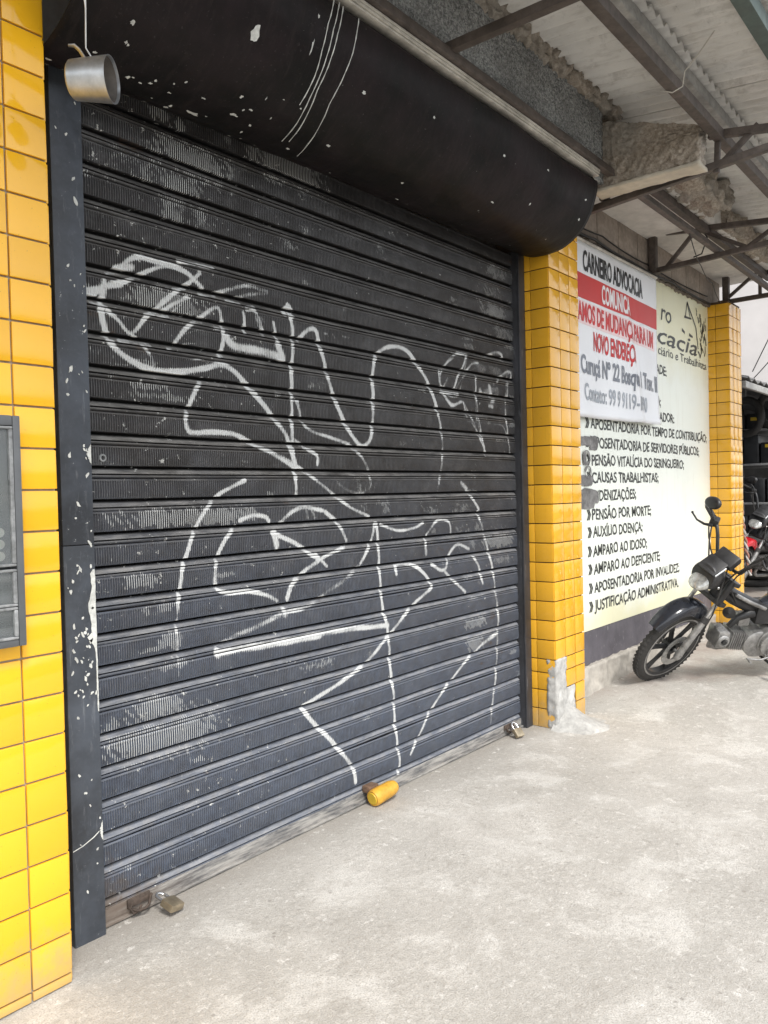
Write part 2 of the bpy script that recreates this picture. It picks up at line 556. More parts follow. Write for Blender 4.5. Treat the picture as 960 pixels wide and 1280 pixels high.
 (0.0147, 0.6, [(4.244, 2.142), (4.253, 2.102)]),
 (0.0146, 0.8, [(4.144, 2.027), (4.182, 2.025)]),
 (0.0111, 0.7, [(4.136, 2.328), (4.233, 2.36), (4.302, 2.355), (4.315, 2.325)]),
 (0.0101, 0.75, [(4.267, 2.21), (4.358, 2.254), (4.409, 2.251), (4.412, 2.214)]),
 (0.01, 0.75, [(4.376, 2.195), (4.362, 2.09)]),
 (0.01, 0.75, [(4.335, 2.015), (4.347, 1.954), (4.363, 1.861)]),
 (0.0074, 0.5, [(4.197, 1.92), (4.295, 1.915), (4.353, 1.861)]),
 (0.0075, 0.7, [(4.372, 1.809), (4.386, 1.747)]),
 (0.0343, 0.16, [(3.148, 1.85), (3.432, 1.882)]),
 (0.0387, 0.15, [(3.114, 1.671), (3.453, 1.651)]),
 (0.0357, 0.13, [(2.952, 2.132), (3.027, 2.123)]),
 (0.0299, 0.2, [(3.343, 2.262), (3.429, 2.229)]),
 (0.0183, 0.3, [(3.537, 1.87), (3.814, 1.875)]),
]
SCRAPES = [
 (1.641, 2.229, 1.404, 1.463, 1.0),
 (1.63, 1.779, 1.18, 1.227, 0.8),
 (1.69, 1.855, 1.076, 1.118, 0.6),
 (1.761, 1.873, 0.939, 0.997, 0.8),
 (1.758, 1.907, 0.857, 0.887, 0.6),
 (1.582, 1.721, 1.293, 1.345, 0.45),
 (1.644, 1.853, 0.689, 0.77, 1.0),
 (1.57, 2.014, 0.542, 0.693, 0.9),
 (1.807, 1.89, 2.931, 2.989, 0.7),
 (1.911, 1.952, 2.929, 2.97, 0.8),
 (1.663, 1.852, 2.747, 2.844, 0.35),
 (1.826, 2.152, 2.763, 2.901, 0.85),
 (1.564, 2.019, 2.629, 2.799, 0.45),
 (1.834, 2.01, 2.668, 2.758, 0.8),
 (1.837, 2.07, 2.565, 2.668, 0.6),
 (1.704, 2.002, 2.208, 2.302, 0.9),
 (1.683, 1.84, 1.912, 1.936, 0.8),
 (1.682, 1.951, 1.88, 1.904, 0.7),
 (1.929, 1.999, 2.105, 2.252, 0.5),
 (1.637, 1.807, 1.985, 2.026, 0.5),
 (2.316, 2.712, 2.88, 3.047, 0.8),
 (2.137, 2.365, 2.93, 3.02, 0.35),
 (2.387, 2.608, 2.962, 3.04, 0.6),
 (4.113, 4.455, 2.809, 2.918, 0.5),
 (4.069, 4.348, 2.553, 2.738, 0.6),
 (4.135, 4.44, 2.447, 2.526, 0.6),
 (3.732, 3.895, 2.492, 2.62, 0.35),
 (3.764, 4.39, 1.178, 1.316, 0.5),
 (4.078, 4.389, 1.172, 1.245, 0.85),
 (4.118, 4.384, 1.062, 1.106, 0.6),
 (3.852, 4.05, 0.713, 0.77, 0.8),
 (3.864, 4.028, 0.582, 0.666, 0.9),
 (3.865, 4.22, 0.567, 0.696, 0.25),
 (2.973, 3.174, 1.411, 1.475, 0.45),
 (3.463, 4.023, 1.389, 1.444, 0.45),
 (2.527, 2.705, 0.713, 0.757, 0.6),
 (1.53, 1.624, 1.612, 1.641, 0.5),
 (3.708, 4.32, 1.839, 2.004, 0.3),
 (3.947, 4.409, 1.686, 1.75, 0.3),
 (2.397, 2.543, 2.598, 2.641, 0.5),
 (1.936, 2.013, 2.565, 2.612, 0.3),
 (1.558, 1.624, 2.062, 2.147, 0.35),
 (1.572, 1.61, 1.934, 1.991, 0.4),
 (1.529, 1.592, 0.609, 0.723, 0.6),
 (1.538, 1.651, 0.426, 0.498, 0.3),
 (2.765, 2.938, 0.635, 0.692, 0.2),
 (2.883, 3.064, 1.5, 1.657, 0.3),
 (3.56, 3.795, 0.929, 1.13, 0.3),
 (2.844, 2.879, 0.419, 0.574, 0.3),
 (1.549, 1.683, 2.349, 2.435, 0.25),
 (2.131, 2.305, 2.535, 2.575, 0.4),
 (3.042, 3.441, 2.647, 2.812, 0.25),
]

# ------------------------------------------------------------------ materials
def mk_tile(name, col, grime):
    g = G(name)
    rnd = g.rnd()
    c = g.mix(rnd, tuple(x * 0.90 for x in col), tuple(min(1, x * 1.06) for x in col))
    n1 = g.noise(9, 4, 0.6)
    c = g.mix(g.ramp(n1, (0.40, 0.0), (0.8, 0.25)), c, tuple(x * 0.86 for x in col))
    n2 = g.noise(38, 5, 0.7)
    c = g.mix(g.ramp(n2, (0.60, 0.0), (0.74, grime)), c, (0.30, 0.19, 0.06))
    specks = g.noise(160, 2, 0.5)
    c = g.mix(g.ramp(specks, (0.72, 0.0), (0.76, 0.5)), c, (0.16, 0.09, 0.03))
    zz = g.sep()[2]
    splash = g.ramp(g.math('ADD', zz, g.math('MULTIPLY', g.math('SUBTRACT', g.noise(20, 5, 0.7), 0.5), 0.35)), (0.02, 0.55), (0.22, 0.0))
    c = g.mix(splash, c, (0.36, 0.30, 0.20))
    drip = g.noise(6, 5, 0.7, g.scale(g.pos(), (7, 7, 0.5)))
    c = g.mix(g.ramp(drip, (0.60, 0.0), (0.74, grime)), c, tuple(x * 0.55 for x in col))
    nr = g.bump(g.noise(14, 2, 0.4), 0.10, 0.01)
    MAT[name] = g.fin(c, g.ramp(n2, (0.3, 0.06), (0.8, 0.18)), 0, nr, Specular_IOR_Level=0.6)


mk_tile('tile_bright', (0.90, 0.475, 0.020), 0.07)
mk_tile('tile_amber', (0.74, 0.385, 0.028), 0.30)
simple('grout_grey', (0.34, 0.30, 0.235), 0.9, sc=60, obj_space=False, bump=0.3)
simple('grout_dark', (0.075, 0.045, 0.022), 0.9, sc=60, obj_space=False, bump=0.3)

# concrete pavement
g = G('pavement_concrete')
big = g.noise(0.75, 5, 0.62)
mid = g.noise(3.2, 6, 0.68, dist=0.4)
fine = g.noise(42, 5, 0.7)
grit = g.noise(190, 3, 0.6)
c = g.mix(g.ramp(big, (0.34, 0.0), (0.66, 1.0)), (0.42, 0.40, 0.365), (0.535, 0.51, 0.47))
c = g.mix(g.ramp(mid, (0.34, 0.35), (0.50, 0.0)), c, (0.36, 0.34, 0.31))
c = g.mix(g.ramp(mid, (0.52, 0.0), (0.62, 0.60)), c, (0.66, 0.64, 0.60))
c = g.mix(g.ramp(fine, (0.54, 0.0), (0.68, 0.62)), c, (0.70, 0.675, 0.63))
c = g.mix(g.ramp(fine, (0.30, 0.65), (0.44, 0.0)), c, (0.29, 0.272, 0.245))
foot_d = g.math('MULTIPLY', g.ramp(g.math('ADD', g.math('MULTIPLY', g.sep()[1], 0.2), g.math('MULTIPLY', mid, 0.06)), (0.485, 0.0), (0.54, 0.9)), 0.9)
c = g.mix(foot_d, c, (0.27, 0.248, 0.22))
st = g.vor(1.15, g.scale(g.pos(), (1, 1, 1), (0.3, 0.6, 0)))
c = g.mix(g.ramp(st, (0.03, 0.45), (0.11, 0.0)), c, (0.20, 0.18, 0.16))
tyre = g.noise(2.2, 5, 0.65, g.scale(g.pos(), (0.22, 2.4, 1), (0.7, 0.2, 0)))
c = g.mix(g.ramp(tyre, (0.60, 0.0), (0.72, 0.28)), c, (0.32, 0.30, 0.27))
sp = g.vor(9.0)
c = g.mix(g.ramp(sp, (0.045, 0.5), (0.085, 0.0)), c, (0.17, 0.15, 0.13))
chip = g.noise(15, 5, 0.72, g.scale(g.pos(), (1, 1, 1), (4.3, 1.6, 0)))
c = g.mix(g.ramp(chip, (0.605, 0.0), (0.65, 0.70)), c, (0.72, 0.70, 0.66))
blot = g.noise(6.5, 6, 0.75, g.scale(g.pos(), (1, 1, 1), (9.3, 2.6, 0)))
c = g.mix(g.ramp(blot, (0.56, 0.0), (0.64, 0.42)), c, (0.33, 0.305, 0.27))
c = g.mix(g.ramp(grit, (0.34, 0.65), (0.52, 0.0)), c, (0.27, 0.25, 0.22))
c = g.mix(g.ramp(grit, (0.60, 0.0), (0.76, 0.38)), c, (0.74, 0.72, 0.68))
# worn brown traffic band beyond the pillar, where the motorcycles drip
ps = g.sep()
brown = g.math('MULTIPLY', g.ramp(g.math('MULTIPLY', ps[0], 0.1), (0.52, 0.0), (0.64, 1.0)), g.ramp(g.noise(1.6, 4, 0.6), (0.42, 0.0), (0.62, 0.8)))
c = g.mix(brown, c, (0.27, 0.21, 0.175))
hh = g.math('ADD', g.math('MULTIPLY', fine, 0.5), g.math('MULTIPLY', mid, 1.2))
nr = g.bump(grit, 0.6, 0.004, g.bump(hh, 0.7, 0.010))
MAT['pavement'] = g.fin(c, g.ramp(mid, (0.35, 0.66), (0.7, 0.9)), 0, nr)
simple('asphalt', (0.055, 0.055, 0.055), 0.9, sc=90, obj_space=False, bump=0.4)
simple('kerb_concrete', (0.34, 0.33, 0.31), 0.9, sc=25, obj_space=False, bump=0.4)
simple('scrape', (0.33, 0.31, 0.28), 0.9, sc=80, obj_space=False, var=0.35)

# shutter: dark blue-black enamel, ribbed, chipped, scraped to white on the ribs, sprayed
g = G('shutter_paint')
ps = g.sep()
rib = g.math('SINE', g.math('MULTIPLY', ps[0], 2 * math.pi / 0.0098))
band = g.attr('band')
n1 = g.noise(2.4, 5, 0.65)
n2 = g.noise(26, 5, 0.7)
stretch = g.scale(g.pos(), (1.2, 1, 9))
streak = g.noise(5, 5, 0.7, stretch)
ridge = g.ramp(rib, (0.30, 0.0), (0.80, 1.0))
c = g.mix(g.ramp(n1, (0.35, 0.0), (0.7, 1.0)), (0.0185, 0.0168, 0.0160), (0.032, 0.0315, 0.033))
c = g.mix(g.math('MULTIPLY', band, g.math('MULTIPLY', ridge, 0.75)), c, (0.080, 0.077, 0.076))
haze_ = g.noise(4.5, 6, 0.75, g.scale(g.pos(), (1, 1, 1.6), (3, 1, 5)))
c = g.mix(g.ramp(haze_, (0.52, 0.0), (0.70, 0.5)), c, (0.115, 0.113, 0.112))
c = g.mix(g.ramp(n2, (0.57, 0.0), (0.75, 0.5)), c, (0.060, 0.060, 0.063))
# dust lies in the coves; the foot tint paints in bluish light from below the canopy
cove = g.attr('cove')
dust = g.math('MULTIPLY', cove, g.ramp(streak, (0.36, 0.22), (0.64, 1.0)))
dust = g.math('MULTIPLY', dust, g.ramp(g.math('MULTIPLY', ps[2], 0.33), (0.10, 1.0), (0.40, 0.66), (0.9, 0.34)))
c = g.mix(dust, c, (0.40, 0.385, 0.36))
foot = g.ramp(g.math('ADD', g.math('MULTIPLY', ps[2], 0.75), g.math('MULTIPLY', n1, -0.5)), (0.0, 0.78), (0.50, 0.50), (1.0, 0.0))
c = g.mix(g.math('MULTIPLY', foot, g.ramp(n2, (0.25, 0.35), (0.7, 0.9))), c, (0.118, 0.143, 0.195))  # lower slats lighter and bluer: sky light put into the colour
# rusted, dirty corner round the left hasp
rc = g.math('ADD', g.math('MULTIPLY', g.math('SUBTRACT', ps[0], 1.45), 0.9), g.math('ADD', g.math('MULTIPLY', ps[2], 1.5), g.math('MULTIPLY', g.math('SUBTRACT', n2, 0.5), 0.5)))
c = g.mix(g.ramp(rc, (0.18, 0.85), (0.42, 0.0)), c, (0.105, 0.080, 0.060))
# ridge wear
wear = g.math('MULTIPLY', g.math('MULTIPLY', ridge, band), g.ramp(g.noise(7, 5, 0.75), (0.40, 0.0), (0.66, 0.62)))
c = g.mix(wear, c, (0.17, 0.172, 0.178))
c = g.mix(g.attr('gap'), c, (0.006, 0.0055, 0.005))  # undercut shadow painted in: recesses blackened
# scraped white
scr = g.attr('scrape')
sn = g.noise(60, 4, 0.7)
thr = g.math('SUBTRACT', scr, g.math('MULTIPLY', g.math('SUBTRACT', 1.0, ridge), 0.85))
sm = g.ramp(g.math('ADD', thr, g.math('ADD', g.math('MULTIPLY', g.math('SUBTRACT', sn, 0.5), 0.9), g.math('MULTIPLY', g.math('SUBTRACT', g.noise(11, 4, 0.6), 0.5), 1.7))), (0.45, 0.0), (0.64, 0.78))
c = g.mix(sm, c, (0.60, 0.61, 0.59))
# scattered chips
ch = g.noise(34, 6, 0.72)
chg = g.ramp(g.noise(1.9, 3, 0.6), (0.45, 0.0), (0.65, 1.0))
leftish = g.ramp(g.math('MULTIPLY', ps[0], 0.2), (0.36, 0.03), (0.56, 0.0))
chm = g.ramp(g.math('ADD', g.math('ADD', ch, leftish), g.math('MULTIPLY', chg, 0.045)), (0.695, 0.0), (0.71, 0.9))
c = g.mix(chm, c, (0.55, 0.55, 0.52))
rust = g.ramp(g.noise(3.3, 6, 0.72, g.scale(g.pos(), (1, 1, 2), (7, 0, 3))), (0.66, 0.0), (0.74, 0.75))
c = g.mix(rust, c, (0.075, 0.045, 0.028))
# spray paint
gr = g.attr('graf')
gm = g.math('ADD', gr, g.math('MULTIPLY', g.math('SUBTRACT', sn, 0.5), 0.55))
gm = g.math('SUBTRACT', gm, g.math('MULTIPLY', g.math('SUBTRACT', 1.0, ridge), g.math('MULTIPLY', band, 0.20)))
gmask = g.ramp(gm, (0.28, 0.0), (0.62, 0.92))
c = g.mix(gmask, c, (0.68, 0.69, 0.68))
hgt = g.math('MULTIPLY', rib, band)
nr = g.bump(n2, 0.15, 0.004, g.bump(hgt, 1.0, 0.0022))
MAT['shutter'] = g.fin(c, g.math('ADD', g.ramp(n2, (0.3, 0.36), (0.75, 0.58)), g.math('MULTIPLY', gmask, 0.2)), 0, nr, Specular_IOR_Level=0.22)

# rails: same enamel, smooth with many chips
def enamel(name, col, blue, chip_t, chipcol=(0.60, 0.61, 0.58)):
    g = G(name)
    n1 = g.noise(3.0, 5, 0.65)
    n2 = g.noise(40, 6, 0.75)
    c = g.mix(g.ramp(n1, (0.4, 0.0), (0.7, 1.0)), col, blue)
    c = g.mix(g.ramp(n2, (0.52, 0.0), (0.75, 0.5)), c, tuple(x * 2.4 for x in col))
    scuff = g.noise(16, 6, 0.75, g.scale(g.pos(), (2.2, 2.2, 0.35)))
    c = g.mix(g.ramp(scuff, (0.58, 0.0), (0.70, 0.45)), c, (0.20, 0.21, 0.225))
    reg = g.ramp(g.noise(2.7, 4, 0.6), (0.42, -0.02), (0.66, 0.05))
    cm = g.ramp(g.math('ADD', n2, reg), (chip_t, 0.0), (chip_t + 0.012, 0.95))
    c = g.mix(cm, c, chipcol)
    nr = g.bump(g.noise(12, 3, 0.5), 0.12, 0.01, g.bump(cm, -0.4, 0.002))
    MAT[name] = g.fin(c, g.ramp(n1, (0.35, 0.30), (0.7, 0.52)), 0, nr, Specular_IOR_Level=0.3)


enamel('rail_paint', (0.036, 0.040, 0.047), (0.078, 0.090, 0.110), 0.700)
enamel('rail_paint_dim', (0.030, 0.030, 0.032), (0.052, 0.054, 0.062), 0.755)
g = G('dusty_bar')
n1 = g.noise(14, 5, 0.7, g.scale(g.pos(), (0.5, 1, 4)))
c = g.mix(g.ramp(n1, (0.36, 0.0), (0.62, 1.0)), (0.085, 0.085, 0.088), (0.33, 0.315, 0.29))
rc = g.math('ADD', g.sep()[0], g.math('MULTIPLY', n1, 0.5))
c = g.mix(g.ramp(g.math('MULTIPLY', rc, 0.3), (0.54, 0.8), (0.64, 0.0)), c, (0.13, 0.095, 0.07))
MAT['dusty_bar'] = g.fin(c, 0.75, 0, g.bump(n1, 0.2, 0.004))

# hood: black sheet, purple-brown bloom, chips
g = G('hood_paint')
n1 = g.noise(1.7, 5, 0.68)
n2 = g.noise(24, 6, 0.75)
st = g.noise(7, 5, 0.7, g.scale(g.pos(), (5, 1, 1)))
c = g.mix(g.ramp(n1, (0.42, 0.0), (0.66, 1.0)), (0.006, 0.006, 0.0055), (0.018, 0.0125, 0.0135))
c = g.mix(g.ramp(st, (0.52, 0.0), (0.75, 0.6)), c, (0.030, 0.024, 0.022))
reg = g.ramp(g.noise(2.1, 3, 0.6), (0.45, -0.03), (0.65, 0.045))
cm = g.ramp(g.math('ADD', n2, reg), (0.715, 0.0), (0.73, 0.9))
c = g.mix(cm, c, (0.40, 0.40, 0.37))
fd = g.noise(90, 4, 0.7)
c = g.mix(g.ramp(fd, (0.62, 0.0), (0.72, 0.5)), c, (0.07, 0.062, 0.058))
nr = g.bump(n1, 0.25, 0.03, g.bump(cm, -0.4, 0.002))
MAT['hood'] = g.fin(c, g.ramp(st, (0.3, 0.40), (0.75, 0.62)), 0, nr, Specular_IOR_Level=0.13)
simple('flake_white', (0.56, 0.57, 0.54), 0.75, var=0.3, sc=70, obj_space=False)
simple('old_pvc', (0.50, 0.47, 0.41), 0.55, var=0.35, sc=18, obj_space=False)
simple('steel_brown', (0.085, 0.068, 0.058), 0.65, var=0.45, sc=22, obj_space=False, bump=0.3)
simple('steel_grey', (0.34, 0.335, 0.32), 0.7, var=0.35, sc=20, obj_space=False, bump=0.3)
simple('steel_green', (0.075, 0.105, 0.095), 0.6, var=0.3, sc=20, obj_space=False)
simple('rust_dark', (0.070, 0.050, 0.038), 0.85, var=0.5, sc=70, obj_space=False, bump=0.5)
simple('rust', (0.14, 0.082, 0.050), 0.85, var=0.4, sc=60, obj_space=False, bump=0.4)

g = G('fibre_cement')
n1 = g.noise(1.4, 5, 0.65)
n2 = g.noise(30, 5, 0.7)
st = g.noise(4, 5, 0.7, g.scale(g.pos(), (7, 1, 1)))
c = g.mix(g.ramp(n1, (0.35, 0.0), (0.68, 1.0)), (0.60, 0.59, 0.56), (0.74, 0.725, 0.69))
c = g.mix(g.ramp(st, (0.50, 0.0), (0.72, 0.6)), c, (0.36, 0.335, 0.30))
c = g.mix(g.ramp(g.noise(5.5, 6, 0.75), (0.54, 0.0), (0.68, 0.55)), c, (0.34, 0.32, 0.295))
c = g.mix(g.ramp(n2, (0.66, 0.0), (0.74, 0.6)), c, (0.15, 0.135, 0.12))
MAT['fibre'] = g.fin(c, 0.9, 0, g.bump(n2, 0.3, 0.004))

g = G('spatter_render')
n2 = g.noise(75, 4, 0.75)
v1 = g.vor(95)
c = g.mix(g.ramp(n2, (0.40, 0.0), (0.62, 1.0)), (0.19, 0.195, 0.19), (0.58, 0.59, 0.575))
c = g.mix(g.ramp(g.noise(2.2, 4, 0.6), (0.45, 0.0), (0.7, 0.5)), c, (0.12, 0.115, 0.105))
MAT['spatter'] = g.fin(c, 0.95, 0, g.bump(g.math('ADD', n2, v1), 1.0, 0.012))

g = G('rough_mortar')
n2 = g.noise(48, 5, 0.75)
c = g.mix(g.ramp(n2, (0.36, 0.0), (0.66, 1.0)), (0.25, 0.205, 0.16), (0.54, 0.475, 0.395))
c = g.mix(g.ramp(g.noise(3.1, 4, 0.6), (0.45, 0.0), (0.68, 0.6)), c, (0.31, 0.30, 0.27))
MAT['mortar'] = g.fin(c, 0.95, 0, g.bump(n2, 0.9, 0.012))
simple('smooth_mortar', (0.55, 0.50, 0.41), 0.9, var=0.2, sc=14, obj_space=False, bump=0.3)
simple('soffit_plaster', (0.64, 0.61, 0.56), 0.9, var=0.22, sc=10, obj_space=False, bump=0.3)
simple('block', (0.32, 0.27, 0.225), 0.92, var=0.3, sc=24, obj_space=False, bump=0.5)
simple('joint_mortar', (0.16, 0.135, 0.11), 0.95, var=0.3, sc=40, obj_space=False, bump=0.4)
simple('plinth', (0.40, 0.37, 0.325), 0.92, var=0.28, sc=16, obj_space=False, bump=0.6)
simple('lime_plaster', (0.43, 0.422, 0.40), 0.92, var=0.30, sc=34, obj_space=False, bump=0.7)
simple('clear_edge', (0.22, 0.225, 0.225), 0.35, var=0.5, sc=60)
simple('wall_core', (0.30, 0.27, 0.24), 0.95, obj_space=False)

# sign wall: cream paint yellowing to the edges, washed white in the middle
g = G('sign_paint')
ps = g.sep()
n1 = g.noise(1.5, 5, 0.65)
n2 = g.noise(22, 5, 0.7)
zz = g.math('ADD', ps[2], g.math('MULTIPLY', g.math('SUBTRACT', n1, 0.5), 0.55))
wash = g.ramp(g.math('MULTIPLY', zz, 0.25), (0.135, 0.0), (0.185, 1.0), (0.62, 1.0), (0.72, 0.0))
c = g.mix(wash, (0.74, 0.72, 0.50), (0.80, 0.83, 0.75))
c = g.mix(g.ramp(n1, (0.55, 0.0), (0.72, 0.45)), c, (0.70, 0.71, 0.64))
c = g.mix(g.ramp(n2, (0.68, 0.0), (0.74, 0.6)), c, (0.36, 0.35, 0.30))
run = g.noise(5, 6, 0.72, g.scale(g.pos(), (3.5, 1, 0.25)))
c = g.mix(g.ramp(run, (0.56, 0.0), (0.72, 0.4)), c, (0.58, 0.56, 0.46))
MAT['sign'] = g.fin(c, g.ramp(n1, (0.3, 0.30), (0.7, 0.5)), 0, g.bump(n2, 0.15, 0.004))
g = G('dado_paint')
n2 = g.noise(24, 6, 0.75, g.scale(g.pos(), (1, 1, 0.5)))
c = g.mix(g.ramp(g.noise(4, 5, 0.7), (0.4, 0.0), (0.65, 1.0)), (0.085, 0.078, 0.090), (0.125, 0.115, 0.13))
c = g.mix(g.ramp(n2, (0.60, 0.0), (0.72, 0.8)), c, (0.36, 0.35, 0.35))
MAT['dado'] = g.fin(c, 0.7, 0, g.bump(n2, 0.2, 0.004))
# painted letters flake a little
g = G('letter_black')
n2 = g.noise(26, 6, 0.78)
c = g.mix(g.ramp(n2, (0.62, 0.0), (0.70, 0.9)), (0.030, 0.032, 0.030), (0.50, 0.51, 0.46))
MAT['letter'] = g.fin(c, 0.5)
simple('peel_grey', (0.19, 0.185, 0.18), 0.9, var=0.5, sc=26, obj_space=False, bump=0.5)

g = G('banner_vinyl')
n1 = g.noise(1.6, 3, 0.5)
c = g.mix(g.ramp(n1, (0.4, 0.0), (0.7, 1.0)), (0.76, 0.77, 0.79), (0.83, 0.84, 0.86))
MAT['banner'] = g.fin(c, 0.42, 0, None, Specular_IOR_Level=0.35)
simple('banner_red', (0.56, 0.022, 0.018), 0.5, var=0.1, sc=3, obj_space=False)
simple('ink_red', (0.55, 0.020, 0.022), 0.5, var=0.15, sc=8, obj_space=False)
simple('ink_pink', (0.80, 0.60, 0.60), 0.35, var=0.06, sc=8, obj_space=False)
simple('ink_white', (0.84, 0.80, 0.80), 0.35, var=0.05, sc=8, obj_space=False)
simple('ink_black', (0.020, 0.020, 0.022), 0.35, var=0.2, sc=8, obj_space=False)
simple('ink_grey', (0.16, 0.175, 0.21), 0.4, var=0.25, sc=20, obj_space=False)
simple('ink_pale', (0.33, 0.36, 0.40), 0.4, var=0.35, sc=20, obj_space=False)

# small metal, plastics, motorcycle
simple('zinc', (0.46, 0.48, 0.50), 0.36, 0.85, var=0.3, sc=18)
simple('zinc_inside', (0.20, 0.18, 0.16), 0.6, 0.5, var=0.4, sc=18)
simple('brass', (0.40, 0.335, 0.235), 0.42, 0.75, var=0.35, sc=50)
simple('chrome', (0.68, 0.68, 0.68), 0.22, 0.9, var=0.2, sc=30)
simple('yellow_plastic', (0.62, 0.33, 0.035), 0.45, var=0.3, sc=40, bump=0.3)
simple('alu', (0.36, 0.355, 0.345), 0.45, 0.6, var=0.55, sc=22, bump=0.2)
simple('alu_bright', (0.42, 0.42, 0.41), 0.32, 0.7, var=0.45, sc=26)
simple('rubber', (0.034, 0.032, 0.030), 0.8, var=0.4, sc=40, bump=0.3)
simple('black_plastic', (0.020, 0.020, 0.021), 0.42, var=0.4, sc=30)
simple('fender_black', (0.018, 0.020, 0.026), 0.2, var=0.3, sc=14)
simple('seat_vinyl', (0.018, 0.018, 0.018), 0.55, var=0.3, sc=60, bump=0.2)
simple('lens_clear', (0.42, 0.42, 0.40), 0.10, 0.45, var=0.5, sc=35)
simple('red_plastic', (0.52, 0.012, 0.02), 0.25, var=0.15, sc=10)
simple('white_plastic', (0.70, 0.72, 0.73), 0.3, var=0.1, sc=10)
simple('goods_black', (0.016, 0.017, 0.019), 0.4, var=0.4, sc=12)
simple('goods_yellow', (0.62, 0.42, 0.03), 0.5, var=0.15, sc=30)
simple('shelf_grey', (0.20, 0.20, 0.20), 0.6, var=0.3, sc=14)
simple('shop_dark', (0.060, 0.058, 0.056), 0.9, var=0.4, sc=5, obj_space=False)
simple('far_plaster', (0.56, 0.53, 0.51), 0.9, var=0.1, sc=1.2, obj_space=False)
simple('tin', (0.20, 0.195, 0.19), 0.6, 0.2, var=0.3, sc=9, obj_space=False)
simple('cable_black', (0.018, 0.017, 0.016), 0.6, sc=20)
simple('cable_white', (0.62, 0.62, 0.60), 0.5, sc=20)
simple('rope_red', (0.32, 0.16, 0.12), 0.8, var=0.3, sc=60)
simple('rope_pale', (0.42, 0.40, 0.37), 0.8, var=0.3, sc=60)
g = G('glass_pane')
MAT['glass'] = g.fin((0.80, 0.84, 0.84), 0.06, 0, None, Transmission_Weight=0.92, IOR=1.45)
simple('box_dark', (0.030, 0.034, 0.036), 0.5, sc=10)
simple('meter_grey', (0.095, 0.10, 0.105), 0.4, sc=20)

# ------------------------------------------------------------------ ground
def zf(x):
    """the pavement climbs gently beyond the first pillar"""
    t = max(0.0, x - 4.5)
    return 0.034 * (t - 0.4 * (1 - math.exp(-t / 0.4)))


def sheet(name, x0, x1, y0, y1, nx, ny, fz):
    xs = np.linspace(x0, x1, nx + 1)
    ys = np.linspace(y0, y1, ny + 1)
    v = [(float(x), float(y), fz(x, y)) for x in xs for y in ys]
    f = [(i * (ny + 1) + j, (i + 1) * (ny + 1) + j, (i + 1) * (ny + 1) + j + 1, i * (ny + 1) + j + 1) for i in range(nx) for j in range(ny)]
    me = bpy.data.meshes.new(name)
    me.from_pydata(v, [], f)
    fix(me, 60)
    return me


YK = -2.3
side = obj('sidewalk', sheet('sidewalk', -12, 40, YK, 3.4, 520, 57,
           lambda x, y: zf(x) + 0.004 * noise.noise(Vector((x * 1.7, y * 1.7, 0)))), MAT['pavement'])
tag(side, kind='structure')
kb = MB()
for i in range(52):
    x = -12 + i
    z = zf(x + 0.5)
    kb.cham((x + 0.004, YK - 0.13, -0.2), (x + 0.996, YK - 0.003, z + 0.006), 0.012)
tag(obj('kerb', kb, MAT['kerb_concrete']), kind='structure')
tag(obj('road', sheet('road', -300, 300, -300, YK - 0.131, 12, 12, lambda x, y: -0.14), MAT['asphalt']), kind='structure')
tag(obj('ground', sheet('ground', -300, 300, -300, 300, 4, 4, lambda x, y: -0.30), MAT['kerb_concrete']), kind='structure')
# ------------------------------------------------------------------ tiled pillars
TI = 0.0062   # joint half width


def tile_mesh(wd, ht, d=0.010):
    """tile on the XZ plane, face towards -Y, origin at its lower left corner on the core"""
    m = MB()
    m.cham((TI * 0.5, -d, TI * 0.5), (wd - TI * 0.5, 0.001, ht - TI * 0.5), 0.0022)
    return m.mesh('tile', 40)


_tm = {}


def put_tile(parent, wd, ht, loc, rotz, mat):
    k = (round(wd, 4), round(ht, 4), mat)
    if k not in _tm:
        _tm[k] = tile_mesh(wd, ht)
        _tm[k].materials.append(MAT[mat])
    o = bpy.data.objects.new('tile', _tm[k])
    COL.objects.link(o)
    o.parent = parent
    o.matrix_parent_inverse = wmat(parent).inverted()
    o.location = loc
    o.rotation_euler = (R(random.gauss(0, 0.4)), 0, rotz + R(random.gauss(0, 0.35)))
    return o


# left pillar, face y = 2.335
PY = 2.335
lp = thing('tiled_pillar', 'bright yellow tiled pillar left of the shutter, cut off by the picture edge', 'pillar', (1.0, PY, 0), 'yellow tiled pillars')
obj('core', MB().box((0.50, PY + 0.0105, -0.05), (1.2655, 2.72, 3.42)), MAT['grout_grey'], lp)
rows = [0.002] + [0.034 + 0.1256 * k for k in range(28)]
cols = [1.2685, 1.139, 1.0095, 0.88, 0.7505, 0.621, 0.4915]
for a, b in zip(cols[1:], cols[:-1]):
    for z0, z1 in zip(rows[:-1], rows[1:]):
        put_tile(lp, b - a, z1 - z0, (a, PY + 0.010, z0), 0, 'tile_bright')
for z0, z1 in zip(rows[:-1], rows[1:]):
    put_tile(lp, 0.130, z1 - z0, (1.2655, PY + 0.0115, z0), R(90), 'tile_bright')
    put_tile(lp, 0.075, z1 - z0, (1.2655, PY + 0.1415, z0), R(90), 'tile_bright')


